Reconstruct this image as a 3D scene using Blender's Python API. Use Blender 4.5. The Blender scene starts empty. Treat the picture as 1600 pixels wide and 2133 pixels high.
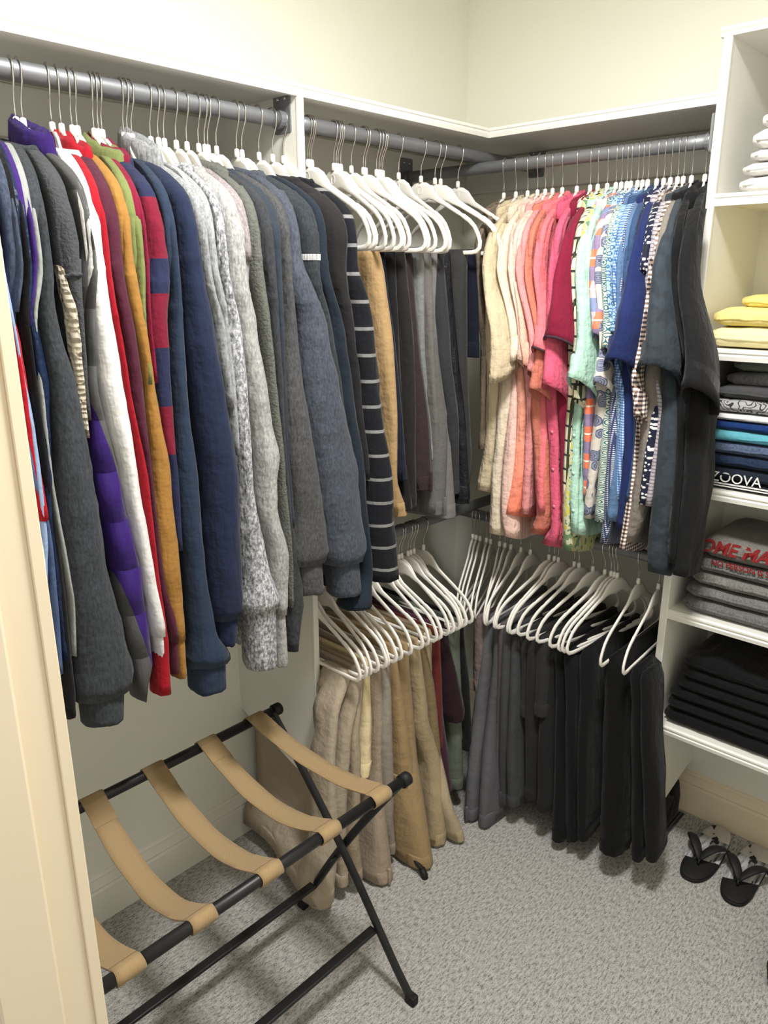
import bpy, bmesh, math, random
from mathutils import Vector, Matrix, noise
random.seed(7)
PI = math.pi
scene = bpy.context.scene
COL = scene.collection

# ------------------------------------------------------------------ camera
def camera():
    y, p, r = (math.radians(v) for v in (43.1149, 16.7447, -0.0942))
    f = Vector((-math.sin(y) * math.cos(p), math.cos(y) * math.cos(p), -math.sin(p)))
    right = Vector((math.cos(y), math.sin(y), 0))
    up = right.cross(f)
    R, U = right * math.cos(r) + up * math.sin(r), -right * math.sin(r) + up * math.cos(r)
    cd = bpy.data.cameras.new('camera')
    cd.sensor_fit = 'HORIZONTAL'; cd.sensor_width = 36; cd.lens = 36 * 1597.76 / 1600
    cd.clip_start = 0.02
    o = bpy.data.objects.new('camera', cd); COL.objects.link(o)
    o.matrix_world = Matrix(((R.x, U.x, -f.x, 1.7599), (R.y, U.y, -f.y, -2.2935), (R.z, U.z, -f.z, 1.705), (0, 0, 0, 1)))
    scene.camera = o
camera()

# ------------------------------------------------------------------ world, light, exposure
w = bpy.data.worlds.new('world'); scene.world = w; w.use_nodes = True
w.node_tree.nodes['Background'].inputs[0].default_value = (1.0, 0.93, 0.86, 1)
w.node_tree.nodes['Background'].inputs[1].default_value = 0.6
GLOBE = 20.0
LAMP = (1.24, -1.36, 2.70)
def ceiling_area():
    ld = bpy.data.lights.new('ceiling_lamp_light', 'AREA'); ld.shape = 'DISK'; ld.size = 0.30
    ld.energy = 37; ld.color = (1.0, 0.985, 0.965)
    o = bpy.data.objects.new('ceiling_lamp_light', ld); COL.objects.link(o); o.location = (LAMP[0], LAMP[1], LAMP[2] - 0.075)
ceiling_area()
vs = scene.view_settings
scene.display_settings.display_device = 'sRGB'
vs.view_transform = 'Standard'; vs.look = 'None'; vs.gamma = 1; vs.use_curve_mapping = False; vs.exposure = 0.25
scene.cycles.max_bounces = 8; scene.cycles.diffuse_bounces = 5

# ------------------------------------------------------------------ tables measured in metres: rows are (height, place along the rod, half width)
SWEATERS = [
 ('shirt', [(1.829, -1.818, 0.012), (1.764, -1.813, 0.0095), (1.724, -1.802, 0.0084), (1.682, -1.798, 0.0078), (1.475, -1.789, 0.0113), (1.29, -1.792, 0.0094), (1.211, -1.801, 0.0063)], 'plain', (150, 170, 205), 'none', 'none', 'pale blue shirt showing as a thin edge beside the door casing', 'shirt'),
 ('t_shirt', [(1.828, -1.831, 0.0118), (1.763, -1.822, 0.0108), (1.696, -1.808, 0.0105), (1.625, -1.795, 0.0126), (1.552, -1.794, 0.014), (1.397, -1.793, 0.0198), (1.324, -1.789, 0.0195)], 'plain', (200, 28, 42), 'none', 'none', 'bright red t-shirt hanging closest to the door casing', 't-shirt'),
 ('shirt', [(1.827, -1.835, 0.0081), (1.627, -1.822, 0.0077), (1.4, -1.81, 0.0097), (1.275, -1.8, 0.0089), (1.22, -1.801, 0.0087), (1.146, -1.803, 0.0084), (1.08, -1.809, 0.0056)], 'plain', (225, 225, 222), 'none', 'none', 'white cloth hem peeping out below the red t-shirt at the door casing', 'shirt'),
 ('shirt', [(1.828, -1.829, 0.0079), (1.626, -1.815, 0.0063), (1.398, -1.798, 0.0099), (1.313, -1.785, 0.0094), (1.159, -1.79, 0.0105), (1.043, -1.797, 0.0115)], 'plain', (80, 98, 135), 'none', 'none', 'steel blue sleeve end hanging below the red t-shirt', 'shirt'),
 ('sweater', [(1.841, -1.787, 0.0086), (1.798, -1.785, 0.0077), (1.731, -1.786, 0.0064), (1.661, -1.791, 0.005)], 'heather', (72, 80, 100), 'none', 'none', 'faded blue-grey knit sweater with ribbed texture at the start of the long rod', 'sweater'),
 ('jacket', [(1.851, -1.774, 0.0077), (1.765, -1.771, 0.0086), (1.696, -1.771, 0.0117), (1.624, -1.764, 0.015), (1.549, -1.761, 0.0184), (1.472, -1.766, 0.0139), (1.313, -1.781, 0.0126), (1.065, -1.783, 0.0112)], 'satin', (34, 48, 80), 'none', 'none', 'glossy navy jacket with a creased sleeve behind the red t-shirt', 'jacket'),
 ('sweater', [(1.868, -1.766, 0.0063), (1.799, -1.763, 0.0065), (1.724, -1.764, 0.0066), (1.639, -1.77, 0.0074)], 'plain', (70, 40, 125), 'none', 'none', 'thin purple sweater between navy jacket and charcoal fleece pullover', 'sweater'),
 ('t_shirt', [(1.846, -1.756, 0.005), (1.766, -1.756, 0.0044), (1.624, -1.765, 0.0067), (1.393, -1.769, 0.0071), (1.176, -1.76, 0.0067), (1.067, -1.768, 0.0051)], 'plain', (150, 152, 150), 'none', 'none', 'pale grey long t-shirt showing as a sliver beside the charcoal pullover', 't-shirt'),
 ('pullover', [(1.838, -1.743, 0.0167), (1.766, -1.742, 0.0156), (1.696, -1.741, 0.0189), (1.622, -1.735, 0.0232), (1.546, -1.725, 0.0291), (1.384, -1.724, 0.0422), (1.211, -1.726, 0.0463), (1.068, -1.717, 0.0571), (0.969, -1.718, 0.0605), (0.907, -1.721, 0.0542)], 'heather', (72, 76, 82), 'mock', 'cuff', 'large charcoal heather pullover with wide cuff, longest garment on the rod', 'pullover'),
 ('jacket', [(1.137, -1.778, 0.0132), (1.009, -1.784, 0.0172), (0.95, -1.789, 0.0169)], 'plain', (22, 22, 24), 'none', 'none', 'black garment hem hanging lowest beside the door casing', 'jacket'),
 ('vest', [(1.863, -1.716, 0.0172), (1.816, -1.705, 0.0195), (1.768, -1.692, 0.0251), (1.725, -1.689, 0.0199), (1.666, -1.69, 0.0121), (1.543, -1.694, 0.0083), (1.479, -1.695, 0.0075)], 'fleece', (82, 84, 88), 'mock', 'vest', 'dark grey fleece vest with pale sherpa lining and open armhole', 'vest'),
 ('jacket', [(1.665, -1.666, 0.0083), (1.525, -1.676, 0.0144), (1.373, -1.666, 0.0283), (1.188, -1.648, 0.0333), (0.988, -1.636, 0.0277), (0.923, -1.645, 0.0109)], 'quilt', (60, 34, 118), 'hood', 'none', 'purple and grey quilted jacket with a purple hood', 'jacket'),
 ('sweatshirt', [(1.852, -1.683, 0.0253), (1.812, -1.66, 0.0242), (1.755, -1.647, 0.0224), (1.695, -1.646, 0.0253), (1.537, -1.639, 0.0277), (1.365, -1.622, 0.0218), (1.177, -1.606, 0.0186), (1.075, -1.597, 0.0182), (1.042, -1.595, 0.0163), (0.961, -1.59, 0.0151)], 'plain', (222, 220, 220), 'mock', 'cuff', 'white sweatshirt with long white sleeve and cuff', 'sweatshirt'),
 ('hoodie', [(1.851, -1.652, 0.0181), (1.813, -1.643, 0.0119), (1.695, -1.627, 0.012), (1.535, -1.616, 0.0104), (1.361, -1.599, 0.0124), (1.173, -1.594, 0.009), (1.021, -1.589, 0.0175), (0.916, -1.596, 0.023)], 'plain', (182, 28, 44), 'hood', 'none', 'bright red hooded sweatshirt between the white sweatshirt and the maroon hoodie', 'hoodie'),
 ('hoodie', [(1.842, -1.637, 0.0226), (1.77, -1.618, 0.0213), (1.695, -1.606, 0.0207), (1.616, -1.6, 0.0198), (1.533, -1.596, 0.0184), (1.359, -1.588, 0.0125), (1.17, -1.585, 0.0105), (1.023, -1.566, 0.0147), (0.945, -1.569, 0.0133)], 'plain', (92, 40, 60), 'hood', 'cuff', 'maroon hooded sweatshirt next to the mustard hoodie', 'hoodie'),
 ('hoodie', [(1.844, -1.612, 0.0178), (1.771, -1.593, 0.0162), (1.695, -1.583, 0.0198), (1.531, -1.57, 0.0152), (1.353, -1.56, 0.0248), (1.163, -1.56, 0.033), (1.018, -1.552, 0.0193), (0.928, -1.553, 0.0152)], 'plain', (184, 134, 68), 'hood', 'cuff', 'mustard yellow hooded sweatshirt beside the maroon hoodie', 'hoodie'),
 ('sweatshirt', [(1.859, -1.6, 0.0166), (1.817, -1.582, 0.0167), (1.757, -1.573, 0.0121), (1.655, -1.573, 0.011), (1.531, -1.572, 0.0113)], 'plain', (122, 132, 80), 'hood', 'none', 'olive green hooded sweatshirt between mustard and striped garments', 'sweatshirt'),
 ('sweatshirt', [(1.853, -1.583, 0.0122), (1.81, -1.571, 0.0089), (1.694, -1.564, 0.0092), (1.53, -1.561, 0.0096)], 'plain', (140, 28, 60), 'hood', 'none', 'crimson sweatshirt with rolled collar behind the olive hoodie', 'sweatshirt'),
 ('rugby_shirt', [(1.879, -1.576, 0.0218), (1.845, -1.545, 0.0182), (1.773, -1.537, 0.0224), (1.694, -1.539, 0.0279), (1.613, -1.541, 0.025), (1.528, -1.54, 0.0215), (1.44, -1.539, 0.0179), (1.349, -1.537, 0.0142), (1.206, -1.537, 0.0105)], 'rugby', (44, 50, 84), 'mock', 'none', 'rugby shirt with broad navy and crimson stripes', 'rugby shirt'),
 ('sweatshirt', [(1.851, -1.522, 0.0181), (1.774, -1.507, 0.012), (1.694, -1.499, 0.0148), (1.525, -1.504, 0.0193), (1.342, -1.502, 0.0259), (1.146, -1.5, 0.0264), (0.996, -1.493, 0.0353), (0.944, -1.485, 0.0555), (0.875, -1.486, 0.0515)], 'plain', (49, 63, 86), 'mock', 'cuff', 'faded dark blue sweatshirt with cuff lowest of the two blues', 'sweatshirt'),
 ('sweatshirt', [(1.871, -1.502, 0.027), (1.815, -1.475, 0.0246), (1.727, -1.456, 0.0291), (1.608, -1.452, 0.0358), (1.519, -1.445, 0.0399), (1.329, -1.431, 0.0493), (1.126, -1.433, 0.0452), (1.031, -1.436, 0.0405), (0.964, -1.44, 0.0325)], 'plain', (38, 48, 76), 'mock', 'cuff', 'navy blue sweatshirt beside the light grey knits', 'sweatshirt'),
 ('cardigan', [(1.855, -1.457, 0.0164), (1.776, -1.44, 0.0154), (1.693, -1.422, 0.0139), (1.606, -1.407, 0.0154), (1.468, -1.398, 0.0125)], 'heather', (150, 152, 154), 'hood', 'none', 'light heather grey cardigan with ribbed knit next to the navy sweatshirt', 'cardigan'),
 ('hoodie', [(1.868, -1.445, 0.0226), (1.777, -1.426, 0.0136), (1.693, -1.404, 0.0141), (1.514, -1.393, 0.0125), (1.371, -1.391, 0.0105)], 'heather', (156, 158, 160), 'hood', 'none', 'light grey zip hoodie with a white braided cord', 'hoodie'),
 ('sweater', [(1.842, -1.416, 0.0135), (1.778, -1.402, 0.0117), (1.693, -1.385, 0.0166), (1.604, -1.376, 0.0227), (1.512, -1.369, 0.0244), (1.317, -1.365, 0.0181), (1.102, -1.35, 0.037), (1.02, -1.344, 0.0507), (0.875, -1.348, 0.0478)], 'marl', (160, 162, 166), 'mock', 'cuff', 'marled salt and pepper grey sweater with a flared cuff', 'sweater'),
 ('sweatshirt', [(1.887, -1.411, 0.0305), (1.821, -1.374, 0.0261), (1.693, -1.351, 0.0263), (1.602, -1.337, 0.0259), (1.508, -1.325, 0.0291), (1.409, -1.314, 0.028), (1.352, -1.305, 0.0343), (1.296, -1.309, 0.0275), (1.233, -1.309, 0.0271), (1.118, -1.286, 0.033), (0.988, -1.292, 0.0178), (0.853, -1.292, 0.0224)], 'heather', (168, 168, 166), 'mock', 'cuff', 'pale heather grey sweatshirt with a rumpled long sleeve', 'sweatshirt'),
 ('t_shirt', [(1.866, -1.369, 0.0125), (1.822, -1.353, 0.0155), (1.745, -1.345, 0.0193)], 'heather', (150, 141, 143), 'none', 'none', 'pinkish grey short sleeved t-shirt behind the pale grey sweatshirt', 't-shirt'),
 ('fleece_jacket', [(1.879, -1.363, 0.025), (1.823, -1.329, 0.017), (1.693, -1.305, 0.0191), (1.505, -1.29, 0.0138), (1.299, -1.273, 0.0132), (1.078, -1.264, 0.0097), (0.997, -1.266, 0.0077)], 'fleece', (104, 106, 100), 'hood', 'none', 'olive grey fleece jacket with a nubby sleeve', 'fleece jacket'),
 ('sweater', [(1.841, -1.304, 0.0185), (1.764, -1.286, 0.0203), (1.692, -1.28, 0.0134), (1.503, -1.274, 0.0133), (1.298, -1.267, 0.0119), (1.003, -1.247, 0.0284), (0.885, -1.259, 0.0179)], 'heather', (70, 72, 76), 'none', 'none', 'charcoal heather sweater mostly hidden beside the olive grey fleece', 'sweater'),
 ('sweatshirt', [(1.871, -1.305, 0.0288), (1.8, -1.279, 0.0227), (1.692, -1.267, 0.0148), (1.502, -1.266, 0.0128), (1.188, -1.258, 0.0095)], 'plain', (58, 66, 78), 'mock', 'none', 'dark slate sweatshirt with stand-up collar beside the fleece', 'sweatshirt'),
 ('sweatshirt', [(1.836, -1.259, 0.0194), (1.747, -1.242, 0.0175), (1.692, -1.238, 0.019), (1.597, -1.234, 0.0246), (1.499, -1.232, 0.0323), (1.289, -1.215, 0.0472), (1.118, -1.204, 0.0556), (1.09, -1.205, 0.0522), (1.012, -1.201, 0.0545)], 'heather', (92, 92, 94), 'none', 'cuff', 'grey heather sweatshirt with wide ribbed cuff, first of the dark pair', 'sweatshirt'),
 ('sweatshirt', [(1.881, -1.28, 0.0347), (1.845, -1.241, 0.0209), (1.766, -1.218, 0.0229), (1.692, -1.195, 0.0395), (1.594, -1.175, 0.045), (1.492, -1.157, 0.0592), (1.269, -1.112, 0.073), (1.1, -1.088, 0.0701), (1.061, -1.088, 0.0594), (0.968, -1.08, 0.0573)], 'heather', (80, 86, 98), 'mock', 'cuff', 'slate blue-grey quarter-zip sweatshirt with broad cuff', 'sweatshirt'),
 ('sweatshirt', [(1.877, -1.23, 0.0352), (1.831, -1.19, 0.0284), (1.758, -1.163, 0.0268), (1.692, -1.153, 0.0232), (1.592, -1.131, 0.0241), (1.487, -1.109, 0.0235), (1.26, -1.066, 0.0198)], 'heather', (62, 68, 74), 'hood', 'none', 'charcoal sweatshirt with white overlock stitching at the sleeve seam', 'sweatshirt'),
 ('sweatshirt', [(1.832, -1.161, 0.0159), (1.74, -1.13, 0.0207), (1.691, -1.12, 0.0211), (1.591, -1.1, 0.0277), (1.485, -1.08, 0.0272), (1.256, -1.044, 0.0306), (1.004, -1.01, 0.0189), (0.931, -1.047, 0.049)], 'plain', (38, 48, 60), 'none', 'none', 'dark navy sweatshirt behind the slate quarter-zip', 'sweatshirt'),
 ('jacket', [(1.868, -1.163, 0.038), (1.816, -1.106, 0.0348), (1.74, -1.086, 0.0287), (1.589, -1.065, 0.0188), (1.482, -1.046, 0.0186), (1.251, -1.018, 0.0148)], 'plain', (44, 42, 44), 'mock', 'none', 'soft black jacket with stand collar just in front of the divider', 'jacket'),
 ('sweater', [(1.794, -1.062, 0.0203), (1.746, -1.038, 0.0194), (1.691, -1.026, 0.0297), (1.586, -1.015, 0.0344), (1.477, -1.003, 0.0354), (1.243, -0.973, 0.047), (0.977, -0.952, 0.0497)], 'lines', (30, 32, 38), 'mock', 'none', 'black sweater with thin grey horizontal stripes', 'sweater'),
]
TROUSERS = {
 'upper_left': [
  ([(1.765, -0.927, 0.0325), (1.738, -0.916, 0.028), (1.537, -0.889, 0.026), (1.339, -0.87, 0.0136), (1.212, -0.863, 0.013), (1.101, -0.82, 0.0292)], (176, 146, 104), 'tan dress trousers with upturned hem beside the striped sweater'),
  ([(1.766, -0.884, 0.0101), (1.535, -0.859, 0.0106), (1.336, -0.849, 0.0092), (1.208, -0.842, 0.0075)], (34, 38, 54), 'dark navy trousers between tan trousers and black trousers'),
  ([(1.766, -0.867, 0.017), (1.534, -0.845, 0.0179), (1.332, -0.825, 0.0225), (1.115, -0.805, 0.0255)], (32, 32, 34), 'black trousers, nearer of the two beside the brown pair'),
  ([(1.767, -0.835, 0.0227), (1.532, -0.812, 0.0221), (1.329, -0.802, 0.0229), (1.117, -0.783, 0.0239)], (46, 42, 42), 'soft black trousers touching the dark brown pair'),
  ([(1.768, -0.79, 0.0324), (1.53, -0.772, 0.0256), (1.322, -0.75, 0.0367), (1.21, -0.745, 0.0414), (1.162, -0.743, 0.0366)], (62, 50, 50), 'dark brown trousers with bulging folded waistband'),
  ([(1.768, -0.761, 0.0184), (1.528, -0.743, 0.0097), (1.382, -0.719, 0.01), (1.236, -0.705, 0.0103)], (130, 132, 132), 'thin silver grey trousers, a narrow pale edge beside brown'),
  ([(1.769, -0.737, 0.0206), (1.527, -0.729, 0.0156), (1.433, -0.721, 0.0139), (1.315, -0.7, 0.0175), (1.178, -0.682, 0.0254)], (112, 110, 106), 'stone grey trousers next to the silver grey pair'),
  ([(1.758, -0.712, 0.0115), (1.525, -0.695, 0.022), (1.311, -0.676, 0.0355), (1.079, -0.685, 0.0321)], (104, 103, 102), 'mid grey trousers with belt loop tab at the bottom'),
  ([(1.629, -0.708, 0.0078), (1.524, -0.691, 0.0181), (1.428, -0.668, 0.0269), (1.305, -0.629, 0.0238), (1.052, -0.619, 0.0382)], (124, 122, 120), 'light grey trousers flaring out lowest in the middle of the bay'),
  ([(1.77, -0.689, 0.031), (1.523, -0.667, 0.0347), (1.303, -0.616, 0.0283), (1.118, -0.593, 0.0227)], (62, 64, 68), 'plain charcoal trousers beside the light grey pair'),
  ([(1.771, -0.636, 0.0262), (1.519, -0.613, 0.0233), (1.299, -0.588, 0.0178), (1.099, -0.567, 0.0208)], (40, 41, 48), 'black wool trousers between the two charcoal pairs'),
  ([(1.772, -0.587, 0.0312), (1.516, -0.568, 0.0339), (1.293, -0.544, 0.0355), (1.201, -0.538, 0.0547), (1.082, -0.557, 0.0257)], (66, 66, 66), 'charcoal checked trousers with a buttoned waistband'),
  ([(1.773, -0.547, 0.0171), (1.637, -0.537, 0.0154), (1.501, -0.534, 0.0112)], (28, 32, 48), 'very dark blue trousers, last before the corner'),
 ],
 'lower_left': [
  ([(0.702, -1.038, 0.021), (0.604, -1.081, 0.0189), (0.468, -1.1, 0.0208), (0.245, -1.109, 0.0284), (0.053, -1.149, 0.0627)], (178, 164, 144), 'pale beige trousers with broad face, first beside the divider'),
  ([(0.698, -1.008, 0.0197), (0.52, -1.055, 0.0187), (0.303, -1.076, 0.0315), (0.056, -1.068, 0.0244)], (172, 158, 138), 'stone trousers hanging second from the divider'),
  ([(0.701, -0.989, 0.0209), (0.506, -1.027, 0.0218), (0.205, -1.044, 0.0299), (0.051, -1.022, 0.0262)], (166, 150, 128), 'sand coloured trousers hanging third from the divider'),
  ([(0.699, -0.958, 0.0186), (0.549, -0.958, 0.0257), (0.417, -0.97, 0.0288), (0.373, -0.981, 0.0239)], (226, 208, 164), 'cream yellow trousers with a short folded leg'),
  ([(0.692, -0.93, 0.0171), (0.455, -0.921, 0.0237), (0.217, -0.927, 0.0406), (0.059, -0.917, 0.0626), (0.004, -0.913, 0.0548)], (164, 148, 130), 'beige-grey trousers with waistband showing at the bottom'),
  ([(0.697, -0.895, 0.0214), (0.445, -0.901, 0.0241), (0.197, -0.892, 0.0261), (0.047, -0.87, 0.0162)], (150, 140, 128), 'taupe trousers in front of the tan pair'),
  ([(0.689, -0.848, 0.0262), (0.489, -0.827, 0.0336), (0.319, -0.81, 0.0456), (0.256, -0.8, 0.0496)], (164, 138, 100), 'tan trousers whose folded leg ends above the rack'),
  ([(0.698, -0.813, 0.0206), (0.384, -0.777, 0.0375), (0.127, -0.771, 0.0514), (-0.079, -0.764, 0.0682)], (158, 134, 98), 'brown-tan trousers with lowest hem behind the rack'),
  ([(0.695, -0.772, 0.0213), (0.449, -0.741, 0.0314), (0.277, -0.679, 0.0453), (0.086, -0.67, 0.038), (-0.034, -0.668, 0.0448)], (170, 152, 120), 'light khaki trousers with a hooked fold toward the room'),
  ([(0.687, -0.722, 0.0242), (0.511, -0.695, 0.0298), (0.446, -0.689, 0.0209), (0.251, -0.679, 0.0215)], (138, 120, 88), 'olive khaki trousers with a short turned-up leg'),
  ([(0.687, -0.7, 0.0156), (0.423, -0.684, 0.021), (0.166, -0.652, 0.0221), (-0.067, -0.606, 0.0247)], (176, 160, 132), 'pale khaki trousers, last of the khakis with long hem'),
  ([(0.688, -0.682, 0.0113), (0.499, -0.668, 0.021), (0.307, -0.652, 0.0217)], (112, 46, 44), 'red-brown trousers beside the plum pair'),
  ([(0.679, -0.635, 0.0432), (0.517, -0.592, 0.0465), (0.402, -0.568, 0.0479), (0.371, -0.569, 0.0404)], (52, 28, 36), 'dark plum trousers with a jutting folded leg'),
  ([(0.671, -0.655, 0.03), (0.408, -0.65, 0.0406), (0.225, -0.63, 0.0421), (0.13, -0.619, 0.0378)], (84, 46, 66), 'wine purple trousers below the dark plum fold'),
  ([(0.67, -0.587, 0.0289), (0.363, -0.552, 0.0333), (0.178, -0.538, 0.0395), (0.092, -0.533, 0.028)], (110, 118, 106), 'sage green trousers in the dark corner'),
  ([(0.668, -0.56, 0.0258), (0.442, -0.535, 0.023), (0.239, -0.515, 0.0239)], (26, 28, 30), 'black trousers deepest in the corner on the left rod'),
 ],
 'lower_right': [
  ([(0.679, 0.466, 0.0293), (0.513, 0.47, 0.0308), (0.437, 0.474, 0.0244)], (124, 110, 108), 'taupe satin trousers with a short shiny fold in the corner'),
  ([(0.636, 0.485, 0.0228), (0.551, 0.486, 0.0221), (0.253, 0.477, 0.0249), (-0.009, 0.473, 0.0277), (-0.055, 0.477, 0.0258)], (102, 102, 106), 'ash grey trousers with belt loop near the carpet'),
  ([(0.664, 0.522, 0.0213), (0.566, 0.526, 0.0215), (0.273, 0.521, 0.0224), (0.004, 0.534, 0.0248), (-0.028, 0.572, 0.0524)], (98, 97, 102), 'smoke grey trousers with the hem rolled on the carpet'),
  ([(0.677, 0.551, 0.0157), (0.288, 0.554, 0.0183), (0.051, 0.552, 0.0207)], (104, 96, 98), 'taupe-grey trousers between two grey pairs'),
  ([(0.686, 0.569, 0.0121), (0.299, 0.579, 0.018), (0.063, 0.584, 0.0212)], (84, 85, 88), 'iron grey trousers with a waistband tab at the bottom'),
  ([(0.693, 0.589, 0.0153), (0.315, 0.613, 0.0193), (0.085, 0.629, 0.0232)], (80, 81, 84), 'slate grey trousers beside the charcoal folds'),
  ([(0.704, 0.623, 0.025), (0.51, 0.637, 0.0287), (0.409, 0.645, 0.0273)], (62, 61, 62), 'charcoal trousers with upturned short fold'),
  ([(0.71, 0.661, 0.0195), (0.422, 0.665, 0.0269), (0.127, 0.682, 0.031)], (52, 51, 52), 'dark charcoal trousers hanging straight beside the short folds'),
  ([(0.716, 0.688, 0.0335), (0.536, 0.703, 0.0307), (0.447, 0.707, 0.0294)], (56, 55, 56), 'graphite trousers with a rounded short fold'),
  ([(0.709, 0.704, 0.0222), (0.444, 0.716, 0.0244), (0.129, 0.739, 0.0233)], (40, 40, 42), 'faded black jeans with frayed hem'),
  ([(0.707, 0.744, 0.0231), (0.464, 0.762, 0.0252), (0.139, 0.784, 0.0242), (0.042, 0.792, 0.0228)], (24, 24, 26), 'black trousers, first of the long black row'),
  ([(0.72, 0.782, 0.0241), (0.482, 0.806, 0.0244), (0.163, 0.828, 0.0204), (0.061, 0.838, 0.0189)], (24, 25, 28), 'black trousers with visible belt loop, second of the long black row'),
  ([(0.727, 0.824, 0.0263), (0.5, 0.848, 0.0237), (0.186, 0.87, 0.0213), (0.094, 0.877, 0.0176)], (22, 22, 24), 'black trousers, third of the long black row'),
  ([(0.745, 0.899, 0.0624), (0.532, 0.923, 0.0632), (0.23, 0.952, 0.0574), (0.099, 0.962, 0.0565)], (18, 18, 19), 'wide black sweatpants with gathered hem'),
  ([(0.757, 0.975, 0.0263), (0.564, 0.999, 0.0266), (0.27, 1.027, 0.0231), (0.112, 1.043, 0.0192)], (20, 20, 22), 'black trousers before the last pair at the shelf tower'),
  ([(0.753, 1.004, 0.0193), (0.576, 1.027, 0.0195), (0.29, 1.063, 0.0211), (0.135, 1.083, 0.0193)], (22, 22, 24), 'black trousers, last pair beside the shelf tower'),
 ],
}
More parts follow.
